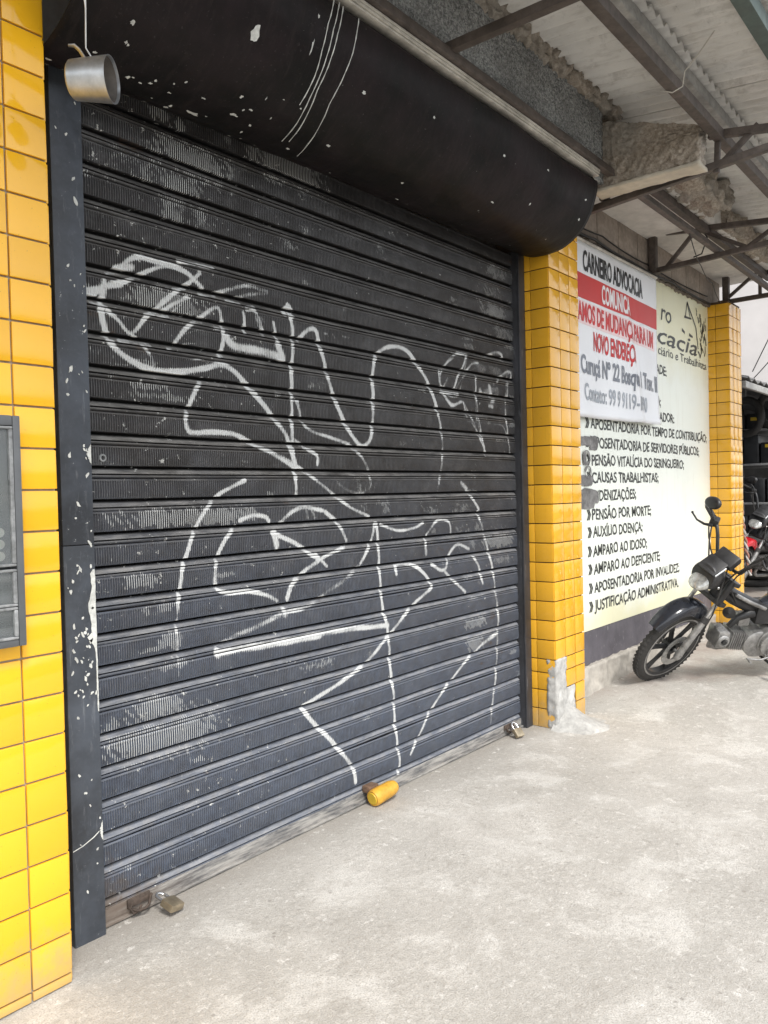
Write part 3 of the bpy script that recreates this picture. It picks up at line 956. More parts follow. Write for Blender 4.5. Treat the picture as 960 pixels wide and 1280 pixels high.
def pillar(x0, label, zr, gap, top, base):
    p = thing('tiled_pillar', label, 'pillar', (x0 + 0.2, PY + 0.1, base), 'yellow tiled pillars')
    obj('core', MB().box((x0 + 0.0105, PY + 0.0105, base - 0.1), (x0 + 0.405, 2.72, top)), MAT['grout_dark'], p)
    fc = [x0 + 0.0005, x0 + 0.141, x0 + 0.279, x0 + 0.415]
    for i in range(3):
        for z0, z1 in zip(zr[:-1], zr[1:]):
            if gap and i == 0 and z0 < 0.40:
                continue
            if gap and i == 1 and z0 < 0.20:
                continue
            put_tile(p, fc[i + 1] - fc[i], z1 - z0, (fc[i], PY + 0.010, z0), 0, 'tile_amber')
    # face towards the shutter: one full tile and one cut strip
    for ya, wd in ((PY + 0.1315, 0.128), (2.548, 0.0845)):
        for z0, z1 in zip(zr[:-1], zr[1:]):
            put_tile(p, wd, z1 - z0, (x0 + 0.010, ya, z0), R(-90), 'tile_amber')
    return p


zr1 = [0.0, 0.12, 0.241, 0.352, 0.4385] + [0.4385 + 0.1230 * k for k in range(1, 24)]
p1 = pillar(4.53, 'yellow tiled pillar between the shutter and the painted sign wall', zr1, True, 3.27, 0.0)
b2 = zf(8.4)
zr2 = [b2 + 0.02 + 0.1230 * k for k in range(0, 27)]
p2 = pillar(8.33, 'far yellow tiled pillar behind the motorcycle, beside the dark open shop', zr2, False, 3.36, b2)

# plaster where tiles have come off, and the cement heap at the foot
me = rough_box((4.528, PY - 0.004, -0.02), (4.672, PY + 0.06, 0.437), 0.012, 0.010, 14, 3)
obj('bare_plaster', me, MAT['lime_plaster'], p1)
me = rough_box((4.674, PY + 0.002, -0.02), (4.80, PY + 0.06, 0.24), 0.014, 0.010, 14, 5)
obj('bare_plaster', me, MAT['lime_plaster'], p1)


def heap(x, y):
    fx = math.exp(-((x - 4.66) / (0.11 if x < 4.66 else 0.17)) ** 2)
    fy = max(0.0, 1 - (PY + 0.02 - y) / 0.36)
    return 0.17 * fx * fy ** 1.8


xs = np.linspace(4.40, 5.30, 60)
ys = np.linspace(1.85, 2.36, 40)
hv, hf = [], []
for x in xs:
    for y in ys:
        h = heap(x, y)
        n_ = noise.fractal(Vector((x * 9, y * 9, 2)), 0.8, 2, 4)
        h += 0.10 * h * n_ + 0.006 * n_ - 0.011
        hv.append((x, y, zf(x) + h))
for i in range(59):
    for j in range(39):
        hf.append((i * 40 + j, (i + 1) * 40 + j, (i + 1) * 40 + j + 1, i * 40 + j + 1))
me = bpy.data.meshes.new('heap')
me.from_pydata(hv, [], hf)
fix(me, 60)
tag(obj('cement_heap', me, MAT['lime_plaster']), 'white cement heap smeared at the foot of the tiled pillar', 'cement')

# ------------------------------------------------------------------ building behind the shutter
bd = thing('shop_building', 'concrete shop front above the shutter with grey spattered lintel and block wall', 'building', (3, 2.7, 0))
obj('back_wall', MB().box((-3, 2.74, -0.1), (8.95, 2.9, 4.4)), MAT['wall_core'], bd)
obj('left_wall', MB().box((-8, 2.36, -0.1), (0.495, 2.735, 4.4)), MAT['smooth_mortar'], bd)
me = rough_box((0.3, 2.03, 3.375), (4.672, 2.66, 3.83), 0.016, 0.010, 45, 1, skip=((1, 1), (0, 0)))
obj('lintel', me, MAT['spatter'], bd)
me = rough_box((0.3, 1.985, 3.812), (4.86, 2.12, 3.885), 0.013, 0.034, 24, 2, skip=((1, 1),))
obj('mortar_edge', me, MAT['mortar'], bd)


def stub_keep(q):
    return 0.15 if q.z < 3.40 else 1.0


me = rough_box((4.674, 1.46, 3.352), (4.80, 2.10, 3.74), 0.011, 0.014, 40, 4)
for q in me.vertices:                       # the stub thins towards its outer end
    if q.co.z > 3.5:
        q.co.z -= max(0.0, 2.0 - q.co.y) * 0.34 * (q.co.z - 3.5) / 0.24
obj('beam_stub', me, MAT['mortar'], bd)
me = rough_box((4.662, 1.455, 3.330), (4.808, 2.10, 3.350), 0.012, 0.005, 9, 6)
obj('beam_stub_sole', me, MAT['smooth_mortar'], bd)
# slab over the sign wall with broken mortar along its edge
obj('soffit_slab', rough_box((4.83, 1.99, 3.635), (8.90, 2.70, 3.80), 0.05, 0.012, 3, 7), MAT['soffit_plaster'], bd)
me = rough_box((5.35, 1.80, 3.64), (6.50, 2.02, 3.80), 0.014, 0.055, 9, 8)
obj('mortar_edge', me, MAT['mortar'], bd)
me = rough_box((6.9, 1.93, 3.645), (8.3, 2.02, 3.79), 0.018, 0.045, 10, 9)
obj('mortar_edge', me, MAT['mortar'], bd)
me = rough_box((4.9, 1.95, 3.62), (5.6, 2.02, 3.76), 0.02, 0.04, 8, 11)
obj('mortar_edge', me, MAT['mortar'], bd)
# block course above the sign
SY = 2.54
obj('block_joint', MB().box((4.94, SY + 0.012, 3.325), (8.75, 2.73, 3.65)), MAT['joint_mortar'], bd)
x = 4.94
while x < 8.7:
    wd = 0.385
    m = MB().cham((x, SY + 0.002, 3.338), (min(x + wd, 8.75), SY + 0.10, 3.632), 0.006)
    obj('block', m, MAT['block'], bd, 40)
    x += wd + 0.012
obj('rough_joint', rough_box((4.94, SY - 0.022, 3.318), (8.7, SY + 0.02, 3.338), 0.014, 0.022, 16, 12), MAT['joint_mortar'], bd)

# ------------------------------------------------------------------ painted sign wall
TXT = {}


def text_mesh(s, bold=0.0, shear=0.0):
    cu = bpy.data.curves.new('t', 'FONT')
    cu.body = s
    cu.size = 1.0
    cu.resolution_u = 4
    cu.offset = bold
    cu.shear = shear
    cu.fill_mode = 'FRONT'
    to = bpy.data.objects.new('t', cu)
    COL.objects.link(to)
    bpy.context.view_layer.update()
    dg = bpy.context.evaluated_depsgraph_get()
    me = bpy.data.meshes.new_from_object(to.evaluated_get(dg))
    bpy.data.objects.remove(to)
    return me


_h = text_mesh('H')
CAPH = max(q.co.y for q in _h.vertices)


def text(name, s, x0, x1, z, cap, y, mat, parent, bold=0.012, shear=0.0, drop=0.0, warp=None):
    """letters x0..x1 along the wall, base line at z, facing the street"""
    me = text_mesh(s, bold, shear)
    co = np.zeros(len(me.vertices) * 3)
    me.vertices.foreach_get('co', co)
    co = co.reshape(-1, 3)
    a, b = co[:, 0].min(), co[:, 0].max()
    out = np.zeros_like(co)
    out[:, 0] = x0 + (co[:, 0] - a) / (b - a) * (x1 - x0)
    out[:, 2] = z + co[:, 1] / CAPH * cap + drop * (out[:, 0] - x0)
    out[:, 1] = y
    if mat == 'letter':                      # brush lettering: the hand wavers
        out[:, 2] += 0.0035 * np.sin(out[:, 0] * 23 + z * 9) + 0.0022 * np.sin(out[:, 0] * 71 + z * 5)
        out[:, 0] += 0.0030 * np.sin(out[:, 2] * 90 + out[:, 0] * 31)
    if warp:
        out[:, 1] = [warp(p[0], p[2]) for p in out]
    me.vertices.foreach_set('co', out.ravel())
    me.update()
    me.materials.clear()
    return obj(name, me, MAT[mat], parent)


sw = thing('sign_wall', 'painted cream wall with black list of legal services above a grey dado', 'sign wall', (6.6, SY, 0))
obj('painted_panel', MB().box((4.936, SY, 0.472), (8.345, 2.735, 3.322)), MAT['sign'], sw)
obj('dado', MB().box((4.936, SY + 0.006, 0.222), (8.345, 2.735, 0.4715)), MAT['dado'], sw)
me = rough_box((4.936, SY - 0.035, -0.05), (8.345, 2.72, 0.222), 0.02, 0.016, 9, 13)
obj('plinth', me, MAT['plinth'], sw)
LY = SY - 0.002
LINES = [('APOSENTADORIA POR TEMPO DE CONTRIBUIÇÃO;', 5.545, 8.235, 1.962),
         ('APOSENTADORIA DE SERVIDORES PÚBLICOS;', 5.545, 8.00, 1.822),
         ('PENSÃO VITALÍCIA DO SERINGUEIRO;', 5.555, 7.555, 1.69),
         ('CAUSAS TRABALHISTAS;', 5.555, 6.90, 1.562),
         ('INDENIZAÇÕES;', 5.56, 6.39, 1.427),
         ('PENSÃO POR MORTE;', 5.545, 6.716, 1.284),
         ('AUXÍLIO DOENÇA;', 5.555, 6.518, 1.154),
         ('AMPARO AO IDOSO;', 5.55, 6.613, 1.013),
         ('AMPARO AO DEFICIENTE;', 5.555, 6.911, 0.880),
         ('APOSENTADORIA POR INVALIDEZ;', 5.558, 7.392, 0.740),
         ('JUSTIFICAÇÃO ADMINISTRATIVA.', 5.558, 7.364, 0.604)]
for s, x0, x1, z in LINES:
    text('lettering', s, x0, x1, z, 0.077, LY, 'letter', sw, 0.022)
    m = MB()
    for dx in (0.0, 0.026):
        ax = x0 - 0.092 + dx
        m.prism([(ax, LY, z + 0.078), (ax + 0.018, LY, z + 0.078), (ax + 0.044, LY, z + 0.039), (ax + 0.018, LY, z), (ax, LY, z), (ax + 0.026, LY, z + 0.039)], (0, -0.001, 0))
    obj('arrow_bullet', m, MAT['letter'], sw)
# the banner hides the left part of these lines
text('lettering', 'ro', 7.02, 7.285, 2.995, 0.145, LY, 'letter', sw, 0.01, 0.15)
text('lettering', 'cacia', 6.93, 7.985, 2.785, 0.150, LY, 'letter', sw, 0.008, 0.25)
text('lettering', 'ciário e Trabalhista', 6.94, 8.262, 2.683, 0.075, LY, 'letter', sw, 0.006)
text('lettering', 'ADE:', 6.88, 7.14, 2.51, 0.077, LY, 'letter', sw, 0.022)
text('lettering', 'A;', 6.90, 6.985, 2.236, 0.077, LY, 'letter', sw, 0.022)
text('lettering', 'CADOR:', 6.87, 7.316, 2.10, 0.077, LY, 'letter', sw, 0.022)
# scales and laurel emblem by the firm name
m = MB()
YE = LY - 0.0005


def stroke(m, pts, wd):
    for (ax, az), (bx, bz) in zip(pts[:-1], pts[1:]):
        d = Vector((bx - ax, 0, bz - az))
        n = Vector((-d.z, 0, d.x)).normalized() * wd / 2
        a, b = Vector((ax, YE, az)), Vector((bx, YE, bz))
        m.add([a - n, b - n * 0.7, b + n * 0.7, a + n], [(0, 1, 2, 3)])


stroke(m, [(7.66, 3.12), (7.72, 3.27), (7.80, 3.12)], 0.02)
stroke(m, [(7.63, 3.115), (7.83, 3.125)], 0.022)
stroke(m, [(7.72, 3.26), (7.96, 3.06), (8.02, 2.86)], 0.025)
stroke(m, [(7.56, 2.985), (7.64, 2.965)], 0.03)
stroke(m, [(7.76, 2.965), (7.86, 2.955)], 0.03)
rs7 = random.Random(5)
for i in range(26):
    cx, cz = 8.14 + rs7.gauss(0, 0.05), 2.78 + 0.40 * i / 25
    l, an = rs7.uniform(0.04, 0.11), 1.57 + rs7.uniform(-0.7, 0.7)
    stroke(m, [(cx, cz), (cx + l * 0.5 * math.cos(an), cz + l * 0.5 * math.sin(an)), (cx + l * math.cos(an + 0.3), cz + l * math.sin(an + 0.3))], rs7.uniform(0.014, 0.028))
obj('emblem', m, MAT['letter'], sw)


# paint lost beside the pillar: irregular grey patches and a scratched face-like smear
def blotch(cx, cz, rx, rz, seed, y):
    rs = random.Random(seed)
    n = 26
    pts = []
    for i in range(n):
        a = 2 * math.pi * i / n
        k = 1 + 0.16 * noise.noise(Vector((math.cos(a) * 2, math.sin(a) * 2, seed))) + rs.uniform(-0.08, 0.08)
        ex = 0.55
        pts.append((cx + rx * k * math.copysign(abs(math.cos(a)) ** ex, math.cos(a)), y, cz + rz * k * math.copysign(abs(math.sin(a)) ** ex, math.sin(a))))
    return MB().prism(pts, (0, -0.0012, 0))


for i, (cx, cz, rx, rz) in enumerate(((5.46, 1.865, 0.10, 0.035), (5.585, 1.853, 0.072, 0.055), (5.46, 1.445, 0.135, 0.075), (5.57, 1.455, 0.085, 0.05),
                                       (5.45, 1.575, 0.11, 0.04), (5.42, 1.74, 0.03, 0.05))):
    obj('peeled_patch', blotch(cx, cz, rx, rz, i + 1, LY - 0.002 - 0.0007 * i), MAT['peel_grey'], sw)
for i, (cx, cz, r0) in enumerate(((5.452, 1.745, 0.055), (5.472, 1.638, 0.05))):
    m = MB()
    n = 22
    for k in range(n):
        a, b = 2 * math.pi * k / n, 2 * math.pi * (k + 1) / n
        w0 = 0.016 + 0.008 * math.sin(3 * a + i)
        P_ = lambda g_, r_: (cx + 1.15 * r_ * math.cos(g_), LY - 0.0085, cz + r_ * math.sin(g_))
        m.add([P_(a, r0 - w0), P_(b, r0 - w0), P_(b, r0), P_(a, r0)], [(0, 1, 2, 3)])
    obj('scratched_ring', m, MAT['peel_grey'], sw)

# ------------------------------------------------------------------ vinyl banner hung over the sign
BX0, BX1, BZ0, BZ1 = 5.02, 6.80, 2.035, 3.29


def bwarp(x, z):
    t = (x - 5.3) / 1.5
    u = (z - BZ0) / (BZ1 - BZ0)
    fold = 0.030 * math.exp(-((x - 6.25 + (u - 0.3) * 0.25) / 0.05) ** 2) * max(0, 1 - abs(u - 0.25) * 1.7)
    fold2 = 0.010 * math.exp(-((x - 6.42 + (u - 0.3) * 0.18) / 0.04) ** 2) * max(0, 1 - abs(u - 0.3) * 1.7)
    hem = -0.012 * math.exp(-((u - 0.02) / 0.03) ** 2)
    return 2.497 - fold + fold2 + (0.012 * math.sin(x * 5 + z * 2) + 0.006 * math.sin(x * 13 - z * 4)) * (1 - u) + hem - 0.014 * (1 - u) * t


ban = thing('vinyl_banner', 'white and red vinyl banner announcing a change of address, over the painted sign', 'banner', (5.95, 2.5, BZ0))


def bsheet(name, x0, x1, zb0, zb1, zt0, zt1, off, mat):
    nx, nz = 70, 40
    v, f = [], []
    for i in range(nx + 1):
        for j in range(nz + 1):
            t = i / nx
            x = x0 + (x1 - x0) * t
            zb, zt = zb0 + (zb1 - zb0) * t, zt0 + (zt1 - zt0) * t
            z = zb + (zt - zb) * j / nz
            v.append((x, bwarp(x, z) - off, z))
    for i in range(nx):
        for j in range(nz):
            f.append((i * (nz + 1) + j, (i + 1) * (nz + 1) + j, (i + 1) * (nz + 1) + j + 1, i * (nz + 1) + j + 1))
    me = bpy.data.meshes.new(name)
    me.from_pydata(v, [], f)
    fix(me, 60)
    o = obj(name, me, MAT[mat], ban)
    return o


bs = bsheet('vinyl_sheet', BX0, BX1, 2.022, 2.050, 3.284, 3.298, 0.0, 'banner')
sm_ = bs.modifiers.new('thick', 'SOLIDIFY')
sm_.thickness = 0.0015
sm_.offset = -1
bsheet('red_band', BX0 + 0.002, BX1 - 0.004, 2.885, 2.862, 3.064, 3.032, 0.003, 'banner_red')
bsheet('pale_strip', BX0 + 0.01, BX1 - 0.06, 2.705, 2.668, 2.872, 2.834, 0.003, 'ink_pink')
bw = lambda x, z: bwarp(x, z) - 0.005
text('lettering', 'CARNEIRO ADVOCACIA', 5.37, 6.485, 3.089, 0.136, 0, 'ink_black', ban, 0.03, drop=-0.011, warp=bw)
text('lettering', 'COMUNICA', 5.675, 6.195, 2.902, 0.128, 0, 'ink_white', ban, 0.03, drop=-0.02, warp=bw)
text('lettering', 'ESTAMOS DE MUDANÇA PARA UM', 5.13, 6.70, 2.728, 0.126, 0, 'ink_red', ban, 0.03, drop=-0.022, warp=bw)
text('lettering', 'NOVO ENDEREÇO', 5.527, 6.29, 2.530, 0.130, 0, 'ink_red', ban, 0.03, drop=-0.017, warp=bw)
text('lettering', 'Curuçá Nº 22 Bosque I Trav. II', 5.308, 6.772, 2.350, 0.125, 0, 'ink_grey', ban, 0.03, drop=-0.015, warp=bw)
text('lettering', 'Contato: 99 9 9119-1990', 5.345, 6.512, 2.159, 0.115, 0, 'ink_pale', ban, 0.02, drop=-0.017, warp=bw)
m = MB()
m.tube([(BX0, 2.492, 3.29), (BX1, 2.492, 3.303)], 0.011, 8)
obj('top_rod', m, MAT['old_pvc'], ban, 60)

# ------------------------------------------------------------------ roller shutter
SX0, SX1, SHY, PITCH_S = 1.455, 4.49, 2.55, 0.118
rs_ = thing('roller_shutter', 'closed black ribbed steel roller shutter sprayed with white graffiti', 'shutter', (3, SHY, 0))


def seg_mask(x, z):
    m = np.zeros_like(x)
    for hw, st, pts in STROKES:
        hw *= 0.86
        P_ = np.array(pts)
        lo, hi = P_.min(0) - hw * 3, P_.max(0) + hw * 3
        sel = (x > lo[0]) & (x < hi[0]) & (z > lo[1]) & (z < hi[1])
        if not sel.any():
            continue
        xs_, zs_ = x[sel], z[sel]
        # Catmull-Rom through the points so that the hand's curve is smooth
        Q = np.vstack([2 * P_[0] - P_[1], P_, 2 * P_[-1] - P_[-2]])
        fine_ = []
        for i in range(1, len(Q) - 2):
            p0, p1_, p2_, p3 = Q[i - 1:i + 3]
            for t in np.linspace(0, 1, 6, endpoint=False):
                fine_.append(0.5 * (2 * p1_ + (p2_ - p0) * t + (2 * p0 - 5 * p1_ + 4 * p2_ - p3) * t * t + (3 * p1_ - p0 - 3 * p2_ + p3) * t ** 3))
        fine_.append(Q[-2])
        d2 = np.full(xs_.shape, 9.0)
        for a, b in zip(fine_[:-1], fine_[1:]):
            ab = b - a
            l2 = max(1e-9, ab @ ab)
            t = np.clip(((xs_ - a[0]) * ab[0] + (zs_ - a[1]) * ab[1]) / l2, 0, 1)
            dx, dz = xs_ - a[0] - t * ab[0], zs_ - a[1] - t * ab[1]
            d2 = np.minimum(d2, dx * dx + dz * dz)
        d = np.sqrt(d2) / hw
        along = 0.88 + 0.12 * np.sin(xs_ * 37 + zs_ * 29) + 0.10 * np.sin(xs_ * 11 - zs_ * 17 + st * 9)
        v = st * along * np.clip(1.36 - d * 0.70, 0, 1)
        v[d > 1.95] = 0
        m[sel] = np.maximum(m[sel], v)
    return m


def scrape_mask(x, z):
    m = np.zeros_like(x)
    for x0, x1, z0, z1, s in SCRAPES:
        cx, cz, rx, rz = (x0 + x1) / 2, (z0 + z1) / 2, (x1 - x0) / 2, max(0.008, (z1 - z0) / 2)
        d = (np.abs((x - cx) / rx) ** 3 + np.abs((z - cz) / rz) ** 3) ** (1 / 3)
        d = d + 0.30 * np.sin(x * 61 + cx * 9 + 2.0 * np.sin(z * 83)) * np.sin(z * 97 + x * 23 + cz * 7) + 0.22 * np.sin(x * 171 + z * 140)
        m = np.maximum(m, s * np.clip(2.4 - d * 1.7, 0, 1))
    return m


_rr = random.Random(77)
for _i in range(95):
    _x = SX0 + 0.04 + (SX1 - SX0 - 0.1) * (_rr.random() ** 1.9 if _i % 3 else 1 - _rr.random() ** 2 * 0.25)
    _z = _rr.uniform(0.15, 2.85)
    _w = _rr.uniform(0.010, 0.06)
    _h = _rr.uniform(0.006, 0.022)
    SCRAPES.append((_x - _w, _x + _w, _z - _h, _z + _h, _rr.uniform(0.3, 0.8)))

# profile down one slat: (drop, depth, ribbed?, dust?)
PROF = [(0.0, 0.004, 0, 0), (0.002, 0.001, 0, 0.3), (0.0045, 0.0, 0, 0.4), (0.008, 0.0006, 0.4, 0.1), (0.0095, 0.0012, 1, 0)]
for i in range(1, 9):
    t = i / 9
    PROF.append((0.0095 + 0.060 * t, 0.0012 - 0.0022 * math.sin(math.pi * t), 1, 0))
# then the shadow gap, the dusty cove with its lip, the thin ridge and the joint
PROF += [(0.0700, 0.0008, 0.4, 0), (0.0712, 0.001, 0, 0), (0.0722, 0.003, 0, 0), (0.0726, 0.030, 0, 0), (0.0785, 0.033, 0, 0), (0.0798, 0.026, 0, 0), (0.0810, 0.0190, 0, 0.35),
         (0.0870, 0.0145, 0, 0.9), (0.0925, 0.0097, 0, 1), (0.0970, 0.0054, 0, 1), (0.0990, 0.0026, 0, 1), (0.1005, 0.0015, 0, 0.7), (0.1012, 0.004, 0, 0),
         (0.1018, 0.021, 0, 0), (0.1050, 0.021, 0, 0), (0.1057, 0.004, 0, 0.2), (0.1066, 0.001, 0, 0.6), (0.1100, 0.0004, 0, 0.4), (0.1130, 0.0015, 0, 0.1), (0.1168, 0.006, 0, 0)]
PR = np.array(PROF)
NX = 640
gx = np.linspace(SX0, SX1, NX + 1)
rng = np.random.default_rng(4)


def dent(x, z):
    d = 0.014 * np.exp(-(((x - 3.02) / 0.22) ** 2 + ((z - 1.60) / 0.12) ** 2))
    d += 0.006 * np.exp(-(((x - 2.55) / 0.5) ** 2 + ((z - 2.05) / 0.3) ** 2))
    d += 0.005 * np.exp(-(((x - 2.1) / 0.3) ** 2 + ((z - 0.9) / 0.25) ** 2))
    d += 0.008 * np.exp(-(((x - 3.6) / 0.4) ** 2 + ((z - 0.45) / 0.22) ** 2))
    return d


for k in range(-13, 12):
    zt = 1.629 + 0.0735 + k * PITCH_S
    X, T = np.meshgrid(gx, PR[:, 0], indexing='ij')
    Dp = np.broadcast_to(PR[:, 1], X.shape)
    ph = rng.uniform(0, 6.28, 3)
    sag = 0.0016 * np.sin(X * 1.3 + ph[0]) + 0.0008 * np.sin(X * 4.1 + ph[1])
    Z = zt - T + sag
    wav = 0.0012 * np.sin(X * 2.2 + ph[1]) + 0.0007 * np.sin(X * 9 + ph[2])
    Y = SHY + Dp + wav + dent(X, Z)
    nv = PR.shape[0]
    co = np.stack([X, Y, Z], -1).reshape(-1, 3)
    ii, jj = np.meshgrid(np.arange(NX), np.arange(nv - 1), indexing='ij')
    a = (ii * nv + jj).ravel()
    fc = np.stack([a, a + nv, a + nv + 1, a + 1], 1)[:, ::-1]
    me = bpy.data.meshes.new('slat')
    me.vertices.add(len(co))
    me.vertices.foreach_set('co', co.astype(np.float32).ravel())
    me.loops.add(fc.size)
    me.loops.foreach_set('vertex_index', fc.astype(np.int32).ravel())
    me.polygons.add(len(fc))
    me.polygons.foreach_set('loop_start', np.arange(0, fc.size, 4, dtype=np.int32))
    me.polygons.foreach_set('use_smooth', np.ones(len(fc), dtype=bool))
    me.update(calc_edges=True)
    me.set_sharp_from_angle(angle=R(38))
    xf_, zf_ = co[:, 0], co[:, 2]
    gmk = seg_mask(xf_, zf_)
    deep = np.tile(PR[:, 1], NX + 1)
    gmk = gmk * np.where(deep > 0.015, 0.0, np.where(deep > 0.008, 0.62, np.where(deep > 0.003, 0.8, 1.0)))      # spray reaches less into the coves
    smk = scrape_mask(xf_, zf_) * np.where(deep > 0.015, 0.0, np.where(deep > 0.003, 0.45, 1.0))
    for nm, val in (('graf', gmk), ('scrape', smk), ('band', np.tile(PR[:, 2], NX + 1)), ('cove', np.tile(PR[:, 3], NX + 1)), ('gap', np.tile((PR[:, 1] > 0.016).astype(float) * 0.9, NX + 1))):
        at = me.attributes.new(nm, 'FLOAT', 'POINT')
        at.data.foreach_set('value', val.astype(np.float32))
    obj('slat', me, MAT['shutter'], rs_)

m = MB()
m.cham((SX0 + 0.03, SHY - 0.004, 0.006), (SX1 - 0.02, SHY + 0.03, 0.060), 0.004)
m.cham((SX0 + 0.03, SHY - 0.020, 0.004), (SX1 - 0.02, SHY - 0.0035, 0.016), 0.003)
bb = obj('bottom_bar', m, MAT['dusty_bar'], rs_, 40)
# guide rails
RY = 2.503
m = MB()
m.cham((1.372, RY, -0.01), (1.487, RY + 0.014, 1.355), 0.004)
m.cham((1.372, RY + 0.0005, 1.357), (1.487, RY + 0.014, 3.02), 0.004)
m.cham((1.474, RY + 0.0145, -0.01), (1.487, 2.62, 3.02), 0.003)
m.cham((1.374, RY + 0.0145, -0.01), (1.385, 2.62, 3.02), 0.003)
gl = obj('guide_rail', m, MAT['rail_paint'], rs_, 40)
m = MB()
m.cham((4.452, RY, 0.0), (4.528, RY + 0.014, 3.02), 0.004)
m.cham((4.452, RY + 0.0145, 0.0), (4.464, 2.62, 3.02), 0.003)
obj('guide_rail', m, MAT['rail_paint_dim'], rs_, 40)


def flake(pts, y, name, parent, d=-0.0012):
    return obj(name, MB().prism([(a, y, b) for a, b in pts], (0, d, 0)), MAT['flake_white'], parent)


def jag(cx, z0, z1, wfun, seed):
    rs = random.Random(seed)
    n = 34
    l, r = [], []
    for i in range(n + 1):
        z = z0 + (z1 - z0) * i / n
        w_ = wfun(i / n)
        l.append((cx - w_ * rs.uniform(0.75, 1.2), z))
        r.append((cx - rs.uniform(0, 0.002), z))
    return l + r[::-1]


# bare strip along the inner edge of the left rail
flake(jag(1.4855, 0.78, 1.27, lambda t: 0.006 + 0.022 * math.exp(-((t - 0.72) / 0.13) ** 2) + 0.024 * math.exp(-((t - 0.52) / 0.05) ** 2) + 0.012 * math.exp(-((t - 0.95) / 0.05) ** 2), 3), RY - 0.0002, 'bare_patch', gl)
flake(jag(1.4855, 1.63, 1.70, lambda t: 0.001 + 0.016 * math.sin(math.pi * t), 8), RY - 0.0002, 'bare_patch', gl)
flake(jag(1.4855, 0.33, 0.40, lambda t: 0.001 + 0.010 * math.sin(math.pi * t), 9), RY - 0.0002, 'bare_patch', gl)
rs5 = random.Random(21)
for i in range(80):
    z = rs5.choice((rs5.uniform(0.1, 1.3), rs5.uniform(0.75, 1.15), rs5.uniform(1.2, 2.9)))
    cx = rs5.uniform(1.380, 1.478)
    s = rs5.uniform(0.0018, 0.0065)
    el = rs5.uniform(0.7, 2.2)
    n = 9
    tilt = rs5.uniform(-0.6, 0.6)
    pts = []
    for j in range(n):
        a = 2 * math.pi * j / n
        k = rs5.uniform(0.55, 1.25)
        u_, v_ = s * k * math.cos(a), s * el * k * math.sin(a)
        pts.append((cx + u_ + v_ * tilt, z + v_))
    flake(pts, RY - 0.0002, 'chip', gl)
# thin scratch near the rail foot
m = MB().tube([(1.374, RY - 0.0005, 0.328), (1.41, RY - 0.0008, 0.336), (1.45, RY - 0.0005, 0.352), (1.472, RY - 0.0004, 0.366)], 0.0016, 5)
obj('scratch', m, MAT['flake_white'], gl)

# hood: quarter barrel of black sheet in front of the coil
HC, HZ, HR = 2.34, 3.31, 0.345
HX0, HX1 = 1.275, 4.505


def hp(x, th, off=0.0):
    a = R(th)
    t = (x - HX0) / (HX1 - HX0)
    r_ = HR + off
    z = HZ - r_ * math.sin(a)
    y = HC - r_ * math.cos(a)
    low = max(0.0, math.sin(a)) ** 2
    z -= 0.075 * (1 - t) * low * max(0, min(1, (th - 40) / 60))
    return Vector((x, y, z))


def hdent(x, th):
    return 0.011 * noise.noise(Vector((x * 1.6, th * 0.03, 1))) + 0.003 * noise.noise(Vector((x * 6, th * 0.08, 4)))


nth, nhx = 60, 120
hv, hf = [], []
ths = [-3 + 121 * i / nth for i in range(nth + 1)]
for i in range(nhx + 1):
    x = HX0 + (HX1 - HX0) * i / nhx
    for th in ths:
        hv.append(tuple(hp(x, th, hdent(x, th))))
for i in range(nhx):
    for j in range(nth):
        a = i * (nth + 1) + j
        hf.append((a, a + nth + 1, a + nth + 2, a + 1))
me = bpy.data.meshes.new('hood')
me.from_pydata(hv, [], hf)
fix(me, 50)
hood = obj('hood', me, MAT['hood'], rs_)
so = hood.modifiers.new('thick', 'SOLIDIFY')
so.thickness = 0.003
so.offset = 0
# end plate
pts = [tuple(hp(HX1 - 0.004, th, -0.004)) for th in ths[::3]] + [(HX1 - 0.004, 2.52, 3.02), (HX1 - 0.004, 2.52, 3.36), (HX1 - 0.004, 2.02, 3.36)]
obj('hood_end', MB().prism(pts, (-0.003, 0, 0)), MAT['hood'], rs_)
# long parallel scratches scored round the hood
SCR = [[(2.219, -4.2), (2.187, 12.5), (2.182, 28.0), (2.193, 41.8), (2.194, 59.4)], [(2.249, -4.8), (2.217, 13.5), (2.212, 30.8), (2.218, 52.6), (2.251, 87.1)],
       [(2.27, -4.0), (2.241, 14.9), (2.234, 30.9), (2.233, 47.8), (2.278, 84.9)], [(2.357, -2.9), (2.335, 16.6), (2.323, 35.0), (2.317, 51.5), (2.378, 94.1)]]
for L in SCR:
    m = MB()
    pp = []
    for (xa, ta), (xb, tb) in zip(L[:-1], L[1:]):
        for j in range(6):
            t = j / 6
            pp.append(hp(xa + (xb - xa) * t, ta + (tb - ta) * t, 0.002 + hdent(xa + (xb - xa) * t, ta + (tb - ta) * t)))
    pp.append(hp(*L[-1], 0.0012 + hdent(*L[-1])))
    m.tube(pp, [0.0022 + 0.0008 * math.sin(i * 2.1) for i in range(len(pp))], 5)
    obj('scratch', m, MAT['flake_white'], hood, 60)
